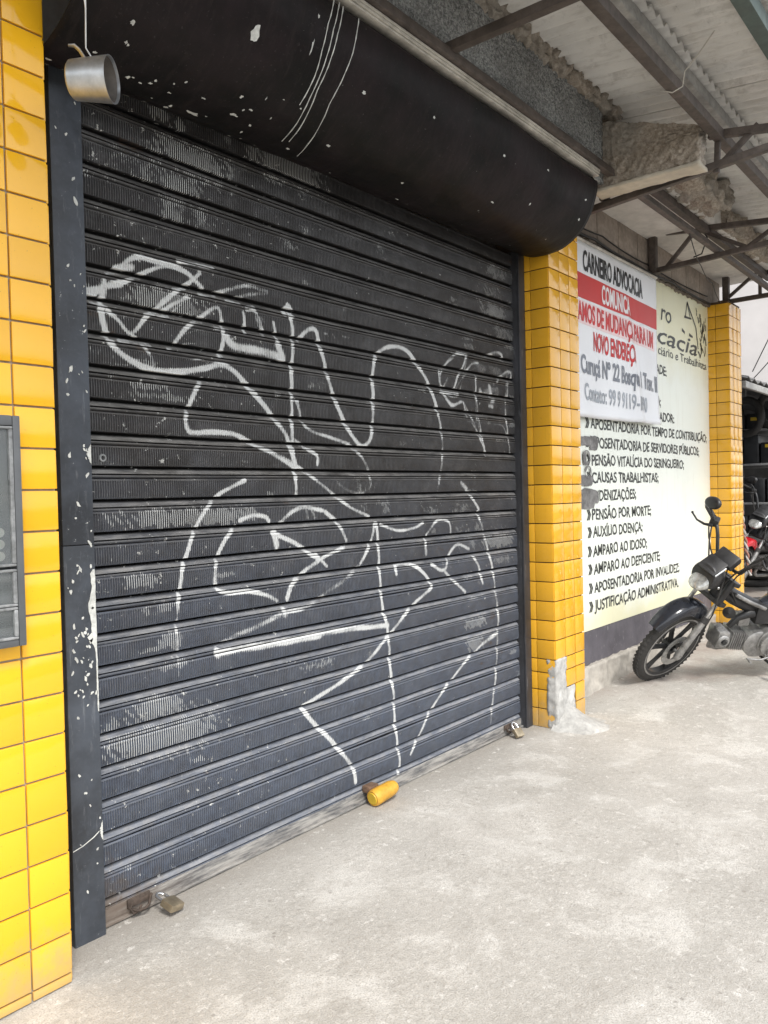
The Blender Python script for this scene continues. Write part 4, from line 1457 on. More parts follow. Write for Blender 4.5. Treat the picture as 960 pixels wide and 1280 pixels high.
for i, (x, th, a, b) in enumerate(((1.887, 38, 0.03, 5.5), (1.851, 95, 0.05, 2.0), (1.984, 83, 0.03, 1.6), (2.133, 29, 0.008, 5), (2.447, 75, 0.022, 1.6), (2.456, 36, 0.02, 1.0),
                                   (2.895, 27, 0.012, 1.2), (3.483, 24, 0.025, 1.4), (4.40, 38, 0.02, 1.6), (1.483, 70, 0.010, 1.5), (1.44, 84, 0.022, 1.8), (3.6, 60, 0.03, 0.9), (1.47, 60, 0.012, 2.0)) + tuple((_q.choice((_q.uniform(1.3, 2.3), _q.uniform(1.3, 4.4))), _q.choice((_q.uniform(70, 112), _q.uniform(5, 110))), _q.uniform(0.004, 0.022), _q.uniform(0.4, 1.6)) for _q in [random.Random(99)] for _ in range(60))):
    rs = random.Random(i)
    n = 12
    c_ = []
    for j in range(n):
        g_ = 2 * math.pi * j / n
        k = rs.uniform(0.45, 1.2)
        xx, tt = x + a * k * math.cos(g_) * 0.6, th + b * k * math.sin(g_) * (1 if th < 60 else 0.8)
        c_.append(hp(xx, tt, 0.0026 + hdent(xx, tt)))
    m = MB()
    m.add([sum(c_, Vector()) / n] + c_, [(0, j + 1, (j + 1) % n + 1) for j in range(n)])
    obj('chip', m, MAT['flake_white'], hood)
# pale ridged strip along the top of the hood
m = MB()
for z, y, h in ((3.391, 1.976, 0.012), (3.378, 1.979, 0.012), (3.365, 1.984, 0.010)):
    m.cham((0.6, y, z - h / 2), (4.515, y + 0.05, z + h / 2), 0.004)
obj('top_strip', m, MAT['old_pvc'], rs_, 40)

# keyhole plate near the left rail
m = MB().lathe([(0.001, 0.0075), (0.005, 0.008), (0.005, 0.013), (0.001, 0.0145)], (1.555, SHY - 0.001, 1.656), (0, -1, 0), 20)
obj('keyhole_plate', m, MAT['clear_edge'], rs_, 40)

# hasps and padlocks at the foot
def hasp(x, y0):
    m = MB()
    m.cham((x - 0.065, SHY - 0.012, 0.030), (x + 0.03, SHY - 0.004, 0.062), 0.003)
    m.tube([(x - 0.06, SHY - 0.02, 0.03), (x - 0.045, SHY - 0.045, 0.028), (x - 0.02, SHY - 0.05, 0.026), (x + 0.0, SHY - 0.045, 0.030), (x + 0.03, SHY - 0.018, 0.052)], 0.0055, 7)
    m.tube([(x - 0.055, SHY - 0.024, 0.05), (x - 0.07, SHY - 0.035, 0.04), (x - 0.06, SHY - 0.04, 0.022), (x - 0.035, SHY - 0.034, 0.018), (x - 0.02, SHY - 0.03, 0.034)], 0.0045, 7)
    return obj('hasp', m, MAT['rust_dark'], rs_, 50)


def padlock(label, base, yaw, sc, grp='padlocks at the foot of the shutter'):
    p = thing('padlock', label, 'padlock', (0, 0, 0), grp)
    m = MB()
    m.cham((-0.024, -0.010, 0.0), (0.024, 0.010, 0.044), 0.004)
    obj('body', m, MAT['brass'], p, 40)
    m = MB()
    m.tube([(-0.015, 0, 0.040), (-0.015, 0, 0.062)] + [(-0.015 * math.cos(math.pi * i / 8), 0, 0.062 + 0.017 * math.sin(math.pi * i / 8)) for i in range(1, 8)] + [(0.015, 0, 0.062), (0.015, 0, 0.040)], 0.0042, 8)
    obj('shackle', m, MAT['chrome'], p, 60)
    p.matrix_world = Matrix.Translation(base) @ yaw @ Matrix.Scale(sc, 4)
    return p


hasp(1.66, 0)
hasp(4.30, 0)
tilt = Matrix.Rotation(R(48), 4, 'Z') @ Matrix.Rotation(R(-70), 4, 'X') @ Matrix.Rotation(R(38), 4, 'Y')
padlock('weathered brass padlock on the floor at the left end of the shutter', (1.715, 2.405, 0.026), tilt, 1.35)
tilt2 = Matrix.Rotation(R(-15), 4, 'Z') @ Matrix.Rotation(R(-42), 4, 'X')
padlock('small brass padlock on the floor at the right end of the shutter', (4.24, 2.43, 0.012), tilt2, 1.25)

# yellow floor lock
fl = thing('floor_lock', 'yellow plastic cylinder lock lying on the floor against the shutter', 'lock', (2.98, 2.49, 0))
axv = Vector((0.93, -0.06, 0.10)).normalized()
ox = Vector((2.895, 2.478, 0.040))
m = MB().lathe([(0.0, 0.0), (0.0, 0.036), (0.012, 0.040), (0.05, 0.040), (0.13, 0.038), (0.158, 0.030), (0.170, 0.018), (0.172, 0.0)], ox, axv, 28)
obj('body', m, MAT['yellow_plastic'], fl, 40)
m = MB().lathe([(-0.004, 0.0), (-0.004, 0.026), (0.001, 0.029)], ox, axv, 24)
obj('end_cap', m, MAT['goods_yellow'], fl, 40)
m = MB().cham((2.90, 2.50, 0.055), (2.97, 2.548, 0.088), 0.004)
obj('bracket', m, MAT['rust'], fl, 40)

# ------------------------------------------------------------------ zinc lamp can hung by the hood
lc = thing('lamp_can', 'dented zinc can hung by a white wire in front of the black hood', 'lamp', (1.2, 2.05, 2.6))
rim, back = Vector((1.302, 2.01, 2.700)), Vector((1.222, 2.125, 2.70))
rim = Vector((1.305, 2.03, 2.703))
ax = Vector((0.60, -0.80, -0.03)).normalized()
back = rim - ax * 0.118
m = MB().lathe([(0.0, 0.0), (0.0, 0.046), (0.006, 0.053), (0.03, 0.0555), (0.07, 0.0590), (0.112, 0.0625), (0.118, 0.0632), (0.118, 0.0612), (0.112, 0.0602), (0.02, 0.053), (0.018, 0.0)], back, ax, 40)
can = obj('can', m, MAT['zinc'], lc, 40)
m = MB().lathe([(0.0192, 0.0), (0.0192, 0.0515), (0.05, 0.0543), (0.1105, 0.0592)], back, ax, 40)
obj('lining', m, MAT['zinc_inside'], lc, 40)
top = (rim + back) / 2 + Vector((0, 0, 0.057))
m = MB()
m.tube([top + Vector((-0.012, 0.008, -0.004)), top + Vector((-0.026, 0.016, 0.022)), top + Vector((-0.038, 0.022, 0.032)), top + Vector((-0.052, 0.03, 0.030))], [0.012, 0.010, 0.010, 0.007], 8, True, 0.4)
obj('bracket', m, MAT['zinc'], lc, 60)
m = MB()
m.tube([top + Vector((0.008, 0, 0.0)), top + Vector((-0.012, 0.006, 0.03)), top + Vector((-0.010, 0.004, 0.16)), top + Vector((-0.012, 0.0, 0.40)), top + Vector((-0.01, -0.02, 0.66))], 0.0022, 6)
m.tube([top + Vector((-0.010, 0.004, 0.14)), top + Vector((-0.018, 0.002, 0.20)), top + Vector((-0.016, -0.02, 0.66))], 0.0024, 6)
obj('wire', m, MAT['cable_white'], lc, 60)

# ------------------------------------------------------------------ electricity meter box on the left pillar
mb = thing('meter_box', 'grey electricity meter box with clear cover on the left yellow pillar', 'meter box', (0.95, 2.31, 1.09))
XA, XB, ZA, ZB = 0.80, 1.134, 1.086, 1.757
YF = 2.288
m = MB()
m.cham((XA, YF, ZA), (XA + 0.022, PY - 0.002, ZB), 0.004)
m.cham((XB - 0.022, YF, ZA), (XB, PY - 0.002, ZB), 0.004)
m.cham((XA + 0.0225, YF + 0.001, ZA), (XB - 0.0225, PY - 0.002, ZA + 0.022), 0.004)
m.cham((XA + 0.0225, YF + 0.001, ZB - 0.03), (XB - 0.0225, PY - 0.002, ZB), 0.004)
obj('frame', m, MAT['meter_grey'], mb, 40)
obj('back_plate', MB().box((XA + 0.02, PY - 0.008, ZA + 0.02), (XB - 0.02, PY - 0.003, ZB - 0.02)), MAT['box_dark'], mb)
for z0, z1 in ((ZA + 0.026, ZA + 0.112), (ZA + 0.122, ZA + 0.222), (ZA + 0.238, ZB - 0.036)):
    m = MB()
    m.cham((XA + 0.03, YF + 0.004, z0), (XB - 0.03, YF + 0.008, z1), 0.0015)
    obj('pane', m, MAT['glass'], mb, 30)
    m = MB()
    for a, b in (((XA + 0.026, z0 - 0.004), (XB - 0.024, z0 + 0.004)), ((XA + 0.026, z1 - 0.004), (XB - 0.024, z1 + 0.004)), ((XB - 0.036, z0 + 0.0045), (XB - 0.024, z1 - 0.0045))):
        m.cham((a[0], YF - 0.003, a[1]), (b[0], YF + 0.012, b[1]), 0.003)
    obj('pane_frame', m, MAT['clear_edge'], mb, 40)
m = MB().lathe([(0, 0.0), (0, 0.08), (-0.022, 0.078), (-0.026, 0.06), (-0.026, 0.0)], (0.98, PY - 0.008, 1.47), (0, 1, 0), 32)
mt = obj('meter', m, MAT['meter_grey'], mb, 40)
for i in range(3):
    obj('dial', MB().lathe([(0, 0), (0, 0.014), (0.004, 0.014), (0.004, 0.0)], (1.075, PY - 0.012, 1.42 - i * 0.034), (0, -1, 0), 16), MAT['old_pvc'], mb, 40)

# ------------------------------------------------------------------ street canopy: corrugated sheets on steel trusses
ROOF = lambda y: 3.85 + 0.1 * (y - 2.0)
EDGE = 0.90
cn = thing('street_canopy', 'corrugated fibre cement canopy on brown steel trusses over the pavement', 'canopy', (4, 1, 3.3))


def corr_sheet(x0, x1, y0, y1, dz):
    nx = int((x1 - x0) / 0.0125)
    ny = 5
    v, f = [], []
    ph = 0.0
    for i in range(nx + 1):
        x = x0 + (x1 - x0) * i / nx
        for j in range(ny + 1):
            y = y0 + (y1 - y0) * j / ny
            z = ROOF(y) + 0.017 * math.sin(2 * math.pi * x / 0.104 + ph) + dz
            v.append((x, y, z))
    for i in range(nx):
        for j in range(ny):
            a = i * (ny + 1) + j
            f.append((a, a + ny + 1, a + ny + 2, a + 1))
    me = bpy.data.meshes.new('roof_sheet')
    me.from_pydata(v, [], f)
    fix(me, 60)
    o = obj('roof_sheet', me, MAT['fibre'], cn)
    s = o.modifiers.new('thick', 'SOLIDIFY')
    s.thickness = 0.007
    s.offset = 1


cut = [-1.6, -0.5, 0.6, 1.66, 2.75, 3.86, 5.005, 6.44, 7.6, 8.72]
for i, (a, b) in enumerate(zip(cut[:-1], cut[1:])):
    corr_sheet(a - 0.03, b + 0.05, 1.42, 2.35, 0.020 + 0.0085 * (i % 2))
    corr_sheet(a - 0.03, b + 0.05, EDGE, 1.56, 0.062 + 0.0085 * (i % 2))


def bar(lo, hi, mat, name='purlin', par=None, b=0.004):
    return obj(name, MB().cham(lo, hi, b), MAT[mat], par or cn, 40)


bar((-1.6, 1.372, 3.505), (8.75, 1.428, 3.562), 'steel_brown')
bar((-1.6, 1.455, ROOF(1.5) - 0.062), (8.75, 1.535, ROOF(1.5) + 0.006), 'steel_grey')
bar((-1.6, 0.975, ROOF(1.0) - 0.072), (8.75, 1.045, ROOF(1.0) + 0.010), 'steel_green')
bar((5.2, 2.03, 3.575), (8.75, 2.085, 3.628), 'steel_brown')
bar((0.6, 1.955, 3.402), (9.0, 2.0, 3.442), 'steel_brown', 'long_tie')


def member(tr, x, a, b, wd=0.045, name='web'):
    """square tube in the plane of a truss; a, b = (y, z)"""
    d = Vector((0, b[0] - a[0], b[1] - a[1]))
    L = d.length
    M = Matrix.Translation((x, a[0], a[1])) @ d.to_track_quat('Z', 'X').to_matrix().to_4x4()
    return obj(name, MB().cham((-wd / 2, -wd / 2, 0), (wd / 2, wd / 2, L), 0.003, M), MAT['steel_brown'], tr, 40)


def truss(x, low, up, webs, post=None, wall=None):
    tr = bpy.data.objects.new('truss', None)
    COL.objects.link(tr)
    tr.location = (x, low[0][0], low[0][1])
    tr.parent = cn
    tr.matrix_parent_inverse = wmat(cn).inverted()
    member(tr, x, *low, 0.042, 'chord')
    member(tr, x + 0.002, *up, 0.042, 'chord')
    for a, b in webs:
        member(tr, x + 0.006, a, b, 0.030)
    if post:
        member(tr, x - 0.003, *post, 0.06, 'post')
    return tr


TIP = 3.44
for x, zl, zu, wall in ((1.1, 3.44, 3.72, 2.02), (2.95, 3.455, 3.72, 2.02)):
    truss(x, ((wall, zl), (EDGE + 0.05, TIP)), ((1.45, 3.475 + 0.05), (EDGE + 0.05, TIP + 0.04)), [((1.42, 3.45), (1.41, 3.52))])
truss(4.86, ((2.24, 3.297), (EDGE + 0.05, 3.41)), ((1.46, 3.555), (EDGE + 0.05, 3.47)), [((1.41, 3.36), (1.19, 3.54)), ((1.42, 3.33), (1.41, 3.56))])
truss(6.76, ((2.52, 3.352), (EDGE + 0.05, 3.43)), ((2.53, 3.672), (EDGE + 0.05, 3.50)), [((2.39, 3.37), (2.14, 3.63)), ((2.14, 3.63), (1.75, 3.40)), ((1.75, 3.40), (1.4, 3.60)), ((1.4, 3.58), (1.08, 3.42))], ((2.50, 3.33), (2.50, 3.68)))
truss(8.55, ((2.50, 3.39), (EDGE + 0.05, 3.40)), ((2.52, 3.70), (EDGE + 0.05, 3.50)), [((2.10, 3.41), (2.10, 3.68)), ((2.42, 3.42), (2.10, 3.66)), ((2.10, 3.66), (1.7, 3.42)), ((1.7, 3.42), (1.3, 3.60))], ((2.42, 3.37), (2.42, 3.70)))
for y in (2.10, 1.83, 1.74):
    bar((4.835, y - 0.03, 3.34), (4.875, y + 0.03, 3.41), 'steel_brown', 'cleat')
# tie wire round the purlin
m = MB()
m.tube([(4.05, 1.45, 3.51), (4.08, 1.40, 3.492), (4.10, 1.355, 3.515), (4.09, 1.34, 3.58), (4.05, 1.26, 3.62), (3.97, 1.16, 3.66)], 0.0035, 6)
obj('tie_wire', m, MAT['old_pvc'], cn, 60)

# cables
def cable(label, pts, r=0.004, sag=0.0, mat='cable_black', n=16, grp=None):
    P_ = []
    for a, b in zip(pts[:-1], pts[1:]):
        a, b = Vector(a), Vector(b)
        for i in range(n):
            t = i / n
            q = a.lerp(b, t)
            q.z -= sag * 4 * t * (1 - t)
            P_.append(q)
    P_.append(Vector(pts[-1]))
    o = obj('cable', MB().tube(P_, r, 6), MAT[mat], None, 60)
    return tag(o, label, 'cable', grp)


cable('black cable clipped along the top of the painted sign wall', [(4.96, 2.505, 3.345), (5.6, 2.50, 3.352), (6.3, 2.51, 3.338), (7.2, 2.50, 3.346), (8.3, 2.51, 3.345)], 0.011, 0.012)
cable('thin dark cable stapled to the block course above the banner', [(4.96, 2.534, 3.415), (5.8, 2.532, 3.432), (6.7, 2.53, 3.405), (8.3, 2.53, 3.42)], 0.005, 0.016)
cable('loose dark wire hanging from the long tie under the canopy', [(6.1, 1.98, 3.40), (6.9, 2.15, 3.36), (7.7, 2.3, 3.40), (8.3, 2.4, 3.34)], 0.004, 0.03)
m = MB().tube([(6.75, 2.13, 3.66), (6.78, 2.06, 3.55), (6.76, 2.10, 3.42), (6.74, 2.16, 3.40)], 0.006, 6)
tag(obj('cable', m, MAT['cable_black'], None, 60), 'short black wire curling down inside the middle truss', 'cable')

# ------------------------------------------------------------------ motorcycle
RAKE, STEER, LEAN = 26.5, 23.0, 23.3
WR = 0.300
WB = 1.24


def make_bike(label):
    bk = thing('motorcycle', label, 'motorcycle', (0, 0, 0), 'motorcycles parked outside the shops')
    dv = Vector((-math.sin(R(RAKE)), 0, math.cos(R(RAKE))))
    S0 = Vector((0.088, 0, 0))
    ST = Matrix.Translation(S0) @ Matrix.Rotation(R(STEER), 4, dv) @ Matrix.Translation(-S0)
    A = Vector((0, 0, WR))
    I4 = Matrix.Identity(4)

    def part(name, m, mat, par=None, sm=45, M=None):
        if M is not None:
            m.xf(M)
        return obj(name, m, MAT[mat], par or bk, sm)

    def wheel(c, M, nm, tw, drum):
        prof = []
        for i in range(17):
            a = -2.2 + 4.4 * i / 16
            prof.append((tw * math.sin(a) * 0.95, WR - 0.048 + 0.048 * math.cos(a) * (1 if abs(a) < 1.6 else 0.8)))
        prof += [(0.02, WR - 0.066), (-0.02, WR - 0.066)]
        m = MB().lathe(prof, c, (0, 1, 0), 64, True)
        # tread blocks
        for k in range(56):
            g_ = 2 * math.pi * k / 56
            for sgn in (-1, 1):
                Mt = Matrix.Translation(c) @ Matrix.Rotation(g_ + sgn * 0.028, 4, 'Y') @ Matrix.Translation((0, sgn * tw * 0.42, WR - 0.0035)) @ Matrix.Rotation(sgn * 0.5, 4, 'Z') @ Matrix.Rotation(-sgn * 0.42, 4, 'X')
                m.box((-0.010, -tw * 0.26, -0.004), (0.010, tw * 0.26, 0.0025), Mt)
        wroot = part(nm, MB().lathe([(-0.03, 0.028), (-0.034, 0.05), (0.034, 0.05), (0.03, 0.028)], c, (0, 1, 0), 28, True), 'black_plastic', None, 40, M)
        part('tyre', m, 'rubber', wroot, 35, M)
        rr = WR - 0.058
        m = MB().lathe([(-0.028, rr - 0.002), (-0.030, rr - 0.016), (-0.022, rr - 0.028), (0.022, rr - 0.028), (0.030, rr - 0.016), (0.028, rr - 0.002)], c, (0, 1, 0), 48, True)
        for k in range(6):
            g_ = 2 * math.pi * k / 6 + 0.3
            for off in (-0.16, 0.16):
                a = c + Vector((math.cos(g_ + off * 0.9) * 0.045, 0, math.sin(g_ + off * 0.9) * 0.045))
                b = c + Vector((math.cos(g_ + off * 0.35) * (rr - 0.02), 0, math.sin(g_ + off * 0.35) * (rr - 0.02)))
                m.tube([a, (a + b) / 2, b], [0.013, 0.010, 0.013], 6, True, 1.1)
        part('rim', m, 'black_plastic', wroot, 45, M)
        if not drum:
            m = MB().lathe([(0.052, 0.075), (0.052, 0.118), (0.056, 0.118), (0.056, 0.075)], c, (0, 1, 0), 40, True)
            part('brake_disc', m, 'alu_bright', wroot, 30, M)
        else:
            m = MB().lathe([(0.036, 0.0), (0.036, 0.075), (0.048, 0.072), (0.052, 0.03), (0.052, 0.0)], c, (0, 1, 0), 36)
            part('brake_drum', m, 'alu', wroot, 40, M)
        # pale pinstripe at the rim
        m = MB().lathe([(0.0300, rr + 0.001), (0.0312, rr - 0.010), (0.0295, rr - 0.010)], c, (0, 1, 0), 48, True)
        part('rim_edge', m, 'alu', wroot, 40, M)
        return wroot

    wheel(A, ST, 'front_wheel', 0.030, False)
    wheel(Vector((-WB, 0, WR)), I4, 'rear_wheel', 0.042, True)

    def fk(s, y=0.0, fwd=0.0):
        return A + dv * s + Vector((math.cos(R(RAKE)), 0, math.sin(R(RAKE)))) * fwd + Vector((0, y, 0))
    for y in (-0.088, 0.088):
        m = MB().tube([fk(-0.045, y), fk(-0.03, y), fk(0.0, y), fk(0.27, y), fk(0.275, y)], [0.016, 0.023, 0.024, 0.022, 0.016], 14)
        m.tube([fk(0.0, y * 1.28), fk(0.0, y * 0.5)], 0.012, 10)
        m.cham((-0.035, -0.012, -0.03), (0.02, 0.012, 0.03), 0.004, Matrix.Translation(fk(-0.005, y)) @ Matrix.Rotation(R(-RAKE), 4, 'Y'))
        leg = part('fork_leg', m, 'alu', None, 45, ST)
        part('dust_cover', MB().tube([fk(0.268, y), fk(0.31, y)], [0.028, 0.022], 14), 'rubber', leg, 45, ST)
        part('stanchion', MB().tube([fk(0.30, y), fk(0.60, y)], 0.0145, 12), 'alu_bright', leg, 45, ST)
        part('fork_sleeve', MB().tube([fk(0.42, y), fk(0.605, y)], 0.024, 12), 'black_plastic', leg, 45, ST)
    # brake caliper and hose on the left leg
    m = MB().cham((-0.04, -0.018, -0.05), (0.03, 0.018, 0.05), 0.008, Matrix.Translation(fk(0.07, 0.064, -0.075)) @ Matrix.Rotation(R(-RAKE), 4, 'Y'))
    part('brake_caliper', m, 'black_plastic', None, 40, ST)
    m = MB().tube([fk(0.1, 0.07, -0.08), fk(0.2, 0.10, -0.05), fk(0.35, 0.11, 0.0), fk(0.5, 0.08, 0.04), fk(0.68, 0.02, 0.05)], 0.005, 6)
    part('brake_hose', m, 'rubber', None, 60, ST)
    for s in (0.43, 0.59):
        m = MB().cham((-0.025, -0.115, -0.016), (0.055, 0.115, 0.016), 0.008, Matrix.Translation(fk(s, 0, -0.04)) @ Matrix.Rotation(R(-RAKE), 4, 'Y'))
        part('fork_yoke', m, 'black_plastic', None, 40, ST)
    # fender: deep curved guard with long front tongue and side skirts
    rings = []
    for i in range(25):
        t = i / 24
        ang = R(46 + 100 * t)                     # from in front of the tyre over the top to behind the fork
        rad = WR + 0.040 + 0.045 * math.sin(math.pi * min(1, t * 1.1)) + 0.02 * (1 - t) ** 3
        half = 0.030 + 0.042 * math.sin(math.pi * min(1, 0.12 + t * 0.9)) ** 0.8
        skirt = 0.014 + 0.060 * math.exp(-((t - 0.62) / 0.22) ** 2)
        cdir = Vector((math.cos(ang), 0, math.sin(ang)))
        ring = []
        for j in range(13):
            u = -1 + 2 * j / 12
            drop = skirt * max(0, (abs(u) - 0.55) / 0.45) ** 1.3 + 0.020 * u * u
            ring.append(A + cdir * (rad - drop) + Vector((0, half * math.sin(u * 1.45) / math.sin(1.45), 0)))
        inner = [q - cdir * 0.005 for q in ring][::-1]
        rings.append(ring + inner)
    fender = part('front_fender', MB().loft(rings), 'fender_black', None, 50, ST)
    # headlight pod
    hc = fk(0.55, 0, 0.165)
    Mh = Matrix.Translation(hc) @ Matrix.Rotation(R(-4), 4, 'Y') @ Matrix.Scale(0.87, 4)
    rings = []
    for t, wd, ht, dz in ((-0.115, 0.05, 0.045, 0.0), (-0.10, 0.08, 0.07, 0.0), (-0.05, 0.100, 0.088, 0.006), (0.0, 0.106, 0.096, 0.012), (0.035, 0.102, 0.094, 0.016), (0.045, 0.094, 0.088, 0.016)):
        rings.append([Mh @ Vector((t - 0.03 * max(0, math.sin(k)), wd * math.copysign(abs(math.cos(k)) ** 0.8, math.cos(k)), dz + ht * math.copysign(abs(math.sin(k)) ** 0.85, math.sin(k)))) for k in [2 * math.pi * i / 28 for i in range(28)]])
    pod = part('headlight_pod', MB().loft(rings), 'black_plastic', None, 50, ST)
    rings = []
    for t, k0 in ((0.0, 1.0), (0.035, 0.985), (0.062, 0.90), (0.082, 0.72), (0.094, 0.42), (0.098, 0.1)):
        rings.append([Mh @ Vector((0.012 + t * 0.8 - 0.075 * math.sin(k) * k0 - 0.02, 0.088 * k0 * math.copysign(abs(math.cos(k)) ** 0.85, math.cos(k)), -0.012 + 0.070 * k0 * math.copysign(abs(math.sin(k)) ** 0.9, math.sin(k)))) for k in [2 * math.pi * i / 28 for i in range(28)]])
    part('lens', MB().loft(rings), 'lens_clear', pod, 60, ST)
    m = MB().cham((-0.10, -0.080, -0.008), (0.045, 0.080, 0.010), 0.008, Mh @ Matrix.Translation((0.0, 0, 0.088)) @ Matrix.Rotation(R(30), 4, 'Y'))
    part('brow', m, 'black_plastic', pod, 40, ST)
    m = MB().cham((-0.075, 0.082, -0.004), (0.03, 0.090, 0.010), 0.003, Mh @ Matrix.Translation((0.0, 0, 0.082)) @ Matrix.Rotation(R(30), 4, 'Y'))
    part('cowl_glint', m, 'white_plastic', pod, 40, ST)  # white strip stands in for the reflection along the cowl edge
    for sgn in (-1, 1):
        m = MB().lathe([(0, 0.0), (0.012, 0.010), (0.018, 0.008), (0.018, 0)], Mh @ Vector((-0.03, sgn * 0.098, -0.03)), (0, sgn, 0), 14)
        part('pod_bolt', m, 'alu_bright', pod, 40, ST)
    # instrument cluster
    m = MB().cham((-0.055, -0.075, -0.02), (0.045, 0.075, 0.035), 0.014, Matrix.Translation(fk(0.70, 0, 0.075)) @ Matrix.Rotation(R(35), 4, 'Y'))
    part('instrument_cluster', m, 'black_plastic', None, 40, ST)
    # handlebar
    hb = fk(0.66, 0, 0.0)
    bp = [(0.0, 0.0, 0.0), (0.0, 0.06, 0.0), (0.005, 0.10, 0.02), (0.0, 0.155, 0.15), (-0.005, 0.185, 0.195), (-0.035, 0.24, 0.21), (-0.115, 0.375, 0.205)]
    pth = [hb + Vector((a, -b, c)) for a, b, c in bp[::-1]] + [hb + Vector(q) for q in bp[1:]]
    bar_ = part('handlebar', MB().tube(pth, 0.0115, 12), 'black_plastic', None, 60, ST)
    for sgn in (-1, 1):
        g0, g1 = hb + Vector((-0.05, sgn * 0.265, 0.209)), hb + Vector((-0.118, sgn * 0.38, 0.2045))
        m = MB().tube([g0.lerp(g1, i / 12) for i in range(13)], [0.0195 if i == 0 else 0.0172 + 0.0010 * (i % 2) for i in range(13)], 14)
        part('grip', m, 'rubber', bar_, 40, ST)
        part('bar_end', MB().tube([g1, g1 + (g1 - g0).normalized() * 0.02], 0.0145, 12), 'alu_bright', bar_, 40, ST)
        m = MB().cham((-0.032, -0.028, -0.026), (0.032, 0.028, 0.026), 0.008, Matrix.Translation(hb + Vector((-0.02, sgn * 0.225, 0.207))) @ Matrix.Rotation(R(-sgn * 30), 4, 'Z'))
        part('switch_housing', m, 'black_plastic', bar_, 40, ST)
        m = MB().tube([hb + Vector((0.012, sgn * 0.205, 0.195)), hb + Vector((0.040, sgn * 0.25, 0.185)), hb + Vector((0.030, sgn * 0.32, 0.172)), hb + Vector((-0.01, sgn * 0.39, 0.165)), hb + Vector((-0.02, sgn * 0.407, 0.165))],
                      [0.012, 0.0085, 0.0065, 0.006, 0.009], 8)
        part('lever', m, 'black_plastic', bar_, 60, ST)
        ms = hb + Vector((0.0, sgn * 0.205, 0.21))
        mc = hb + Vector((-0.02, sgn * 0.285, 0.315))
        mir = part('mirror_stalk', MB().tube([ms, ms + Vector((0.012, sgn * 0.02, 0.05)), mc + Vector((0.015, 0, -0.03))], 0.0055, 8), 'black_plastic', bar_, 60, ST)
        Mm = ST @ Matrix.Translation(mc) @ Matrix.Rotation(R(sgn * 16), 4, 'Z') @ Matrix.Rotation(R(-14), 4, 'Y') @ Matrix.Rotation(R(-sgn * 22), 4, 'X')
        rings = []
        for t, k0 in ((-0.012, 0.96), (-0.008, 1.0), (0.004, 0.98), (0.014, 0.84), (0.021, 0.55), (0.023, 0.2)):
            rings.append([Vector((t, 0.072 * k0 * math.cos(k), 0.042 * k0 * math.sin(k))) for k in [2 * math.pi * i / 26 for i in range(26)]])
        part('mirror', MB().loft(rings), 'black_plastic', None, 60, Mm)
    # cables looping from the bar to the head
    for i, (q0, q1) in enumerate((((0.02, -0.23, 0.19), (-0.02, -0.05, -0.10)), ((0.02, -0.205, 0.185), (0.05, -0.02, -0.16)), ((0.02, 0.23, 0.19), (-0.02, 0.05, -0.10)), ((0.03, 0.2, 0.18), (0.05, 0.03, -0.16)))):
        a, b = hb + Vector(q0), hb + Vector(q1)
        mid = (a + b) / 2 + Vector((0.085, 0, 0.03 + 0.02 * i))
        m = MB().tube([a.lerp(mid, t / 4).lerp(mid.lerp(b, t / 4), t / 4) for t in range(5)], 0.0052, 6)
        part('control_cable', m, 'rubber', None, 60, ST)
    for i in range(5):                # loose harness behind the pod
        rs = random.Random(i + 3)
        a = Vector((-0.30, rs.uniform(-0.05, 0.05), 0.80))
        m = MB().tube([a, a + Vector((-0.02, rs.uniform(-0.08, 0.08), -0.06)), a + Vector((-0.07, rs.uniform(-0.07, 0.07), -0.13)), Vector((-0.42, rs.uniform(-0.03, 0.03), 0.60))], 0.006, 6)
        part('wiring', m, 'rubber', None, 60)
    # frame
    def tb(name, pts, r, mat='black_plastic', n=10):
        return part(name, MB().tube(pts, r, n), mat, None, 60)
    tb('steering_head', [Vector((-0.245, 0, 0.66)), Vector((-0.245, 0, 0.66)) + dv * 0.18], 0.032, n=14)
    tb('spine', [(-0.27, 0, 0.72), (-0.40, 0, 0.63), (-0.56, 0, 0.545), (-0.66, 0, 0.50)], [0.036, 0.040, 0.040, 0.034], n=12)
    rings = []
    for x, zc, wd, ht in ((-0.29, 0.745, 0.03, 0.03), (-0.34, 0.715, 0.045, 0.045), (-0.45, 0.645, 0.050, 0.046), (-0.58, 0.575, 0.056, 0.048), (-0.68, 0.535, 0.06, 0.05)):
        rings.append([Vector((x + 0.5 * ht * math.sin(k), wd * math.cos(k), zc + ht * math.sin(k))) for k in [2 * math.pi * i / 18 for i in range(18)]])
    part('spine_cover', MB().loft(rings), 'black_plastic', None, 50)
    m = MB().tube([(-0.37, 0.066, 0.70), (-0.47, 0.070, 0.645), (-0.60, 0.074, 0.585)], 0.008, 8, True, 1.6)
    part('spine_trim', m, 'alu', None, 60)
    for s in (-1, 1):
        tb('frame_rail', [(-0.62, 0.04 * s, 0.52), (-0.80, 0.10 * s, 0.66), (-1.02, 0.115 * s, 0.70), (-1.42, 0.10 * s, 0.76)], 0.014)
        tb('frame_rail', [(-0.64, 0.05 * s, 0.50), (-0.74, 0.08 * s, 0.38), (-0.80, 0.09 * s, 0.28)], 0.016)
        tb('swingarm', [(-0.80, 0.085 * s, 0.31), (-1.24, 0.088 * s, WR)], 0.018)
        sh = tb('shock_absorber', [(-1.16, 0.11 * s, 0.34), (-1.10, 0.12 * s, 0.68)], 0.012, 'alu_bright')
        m = MB()
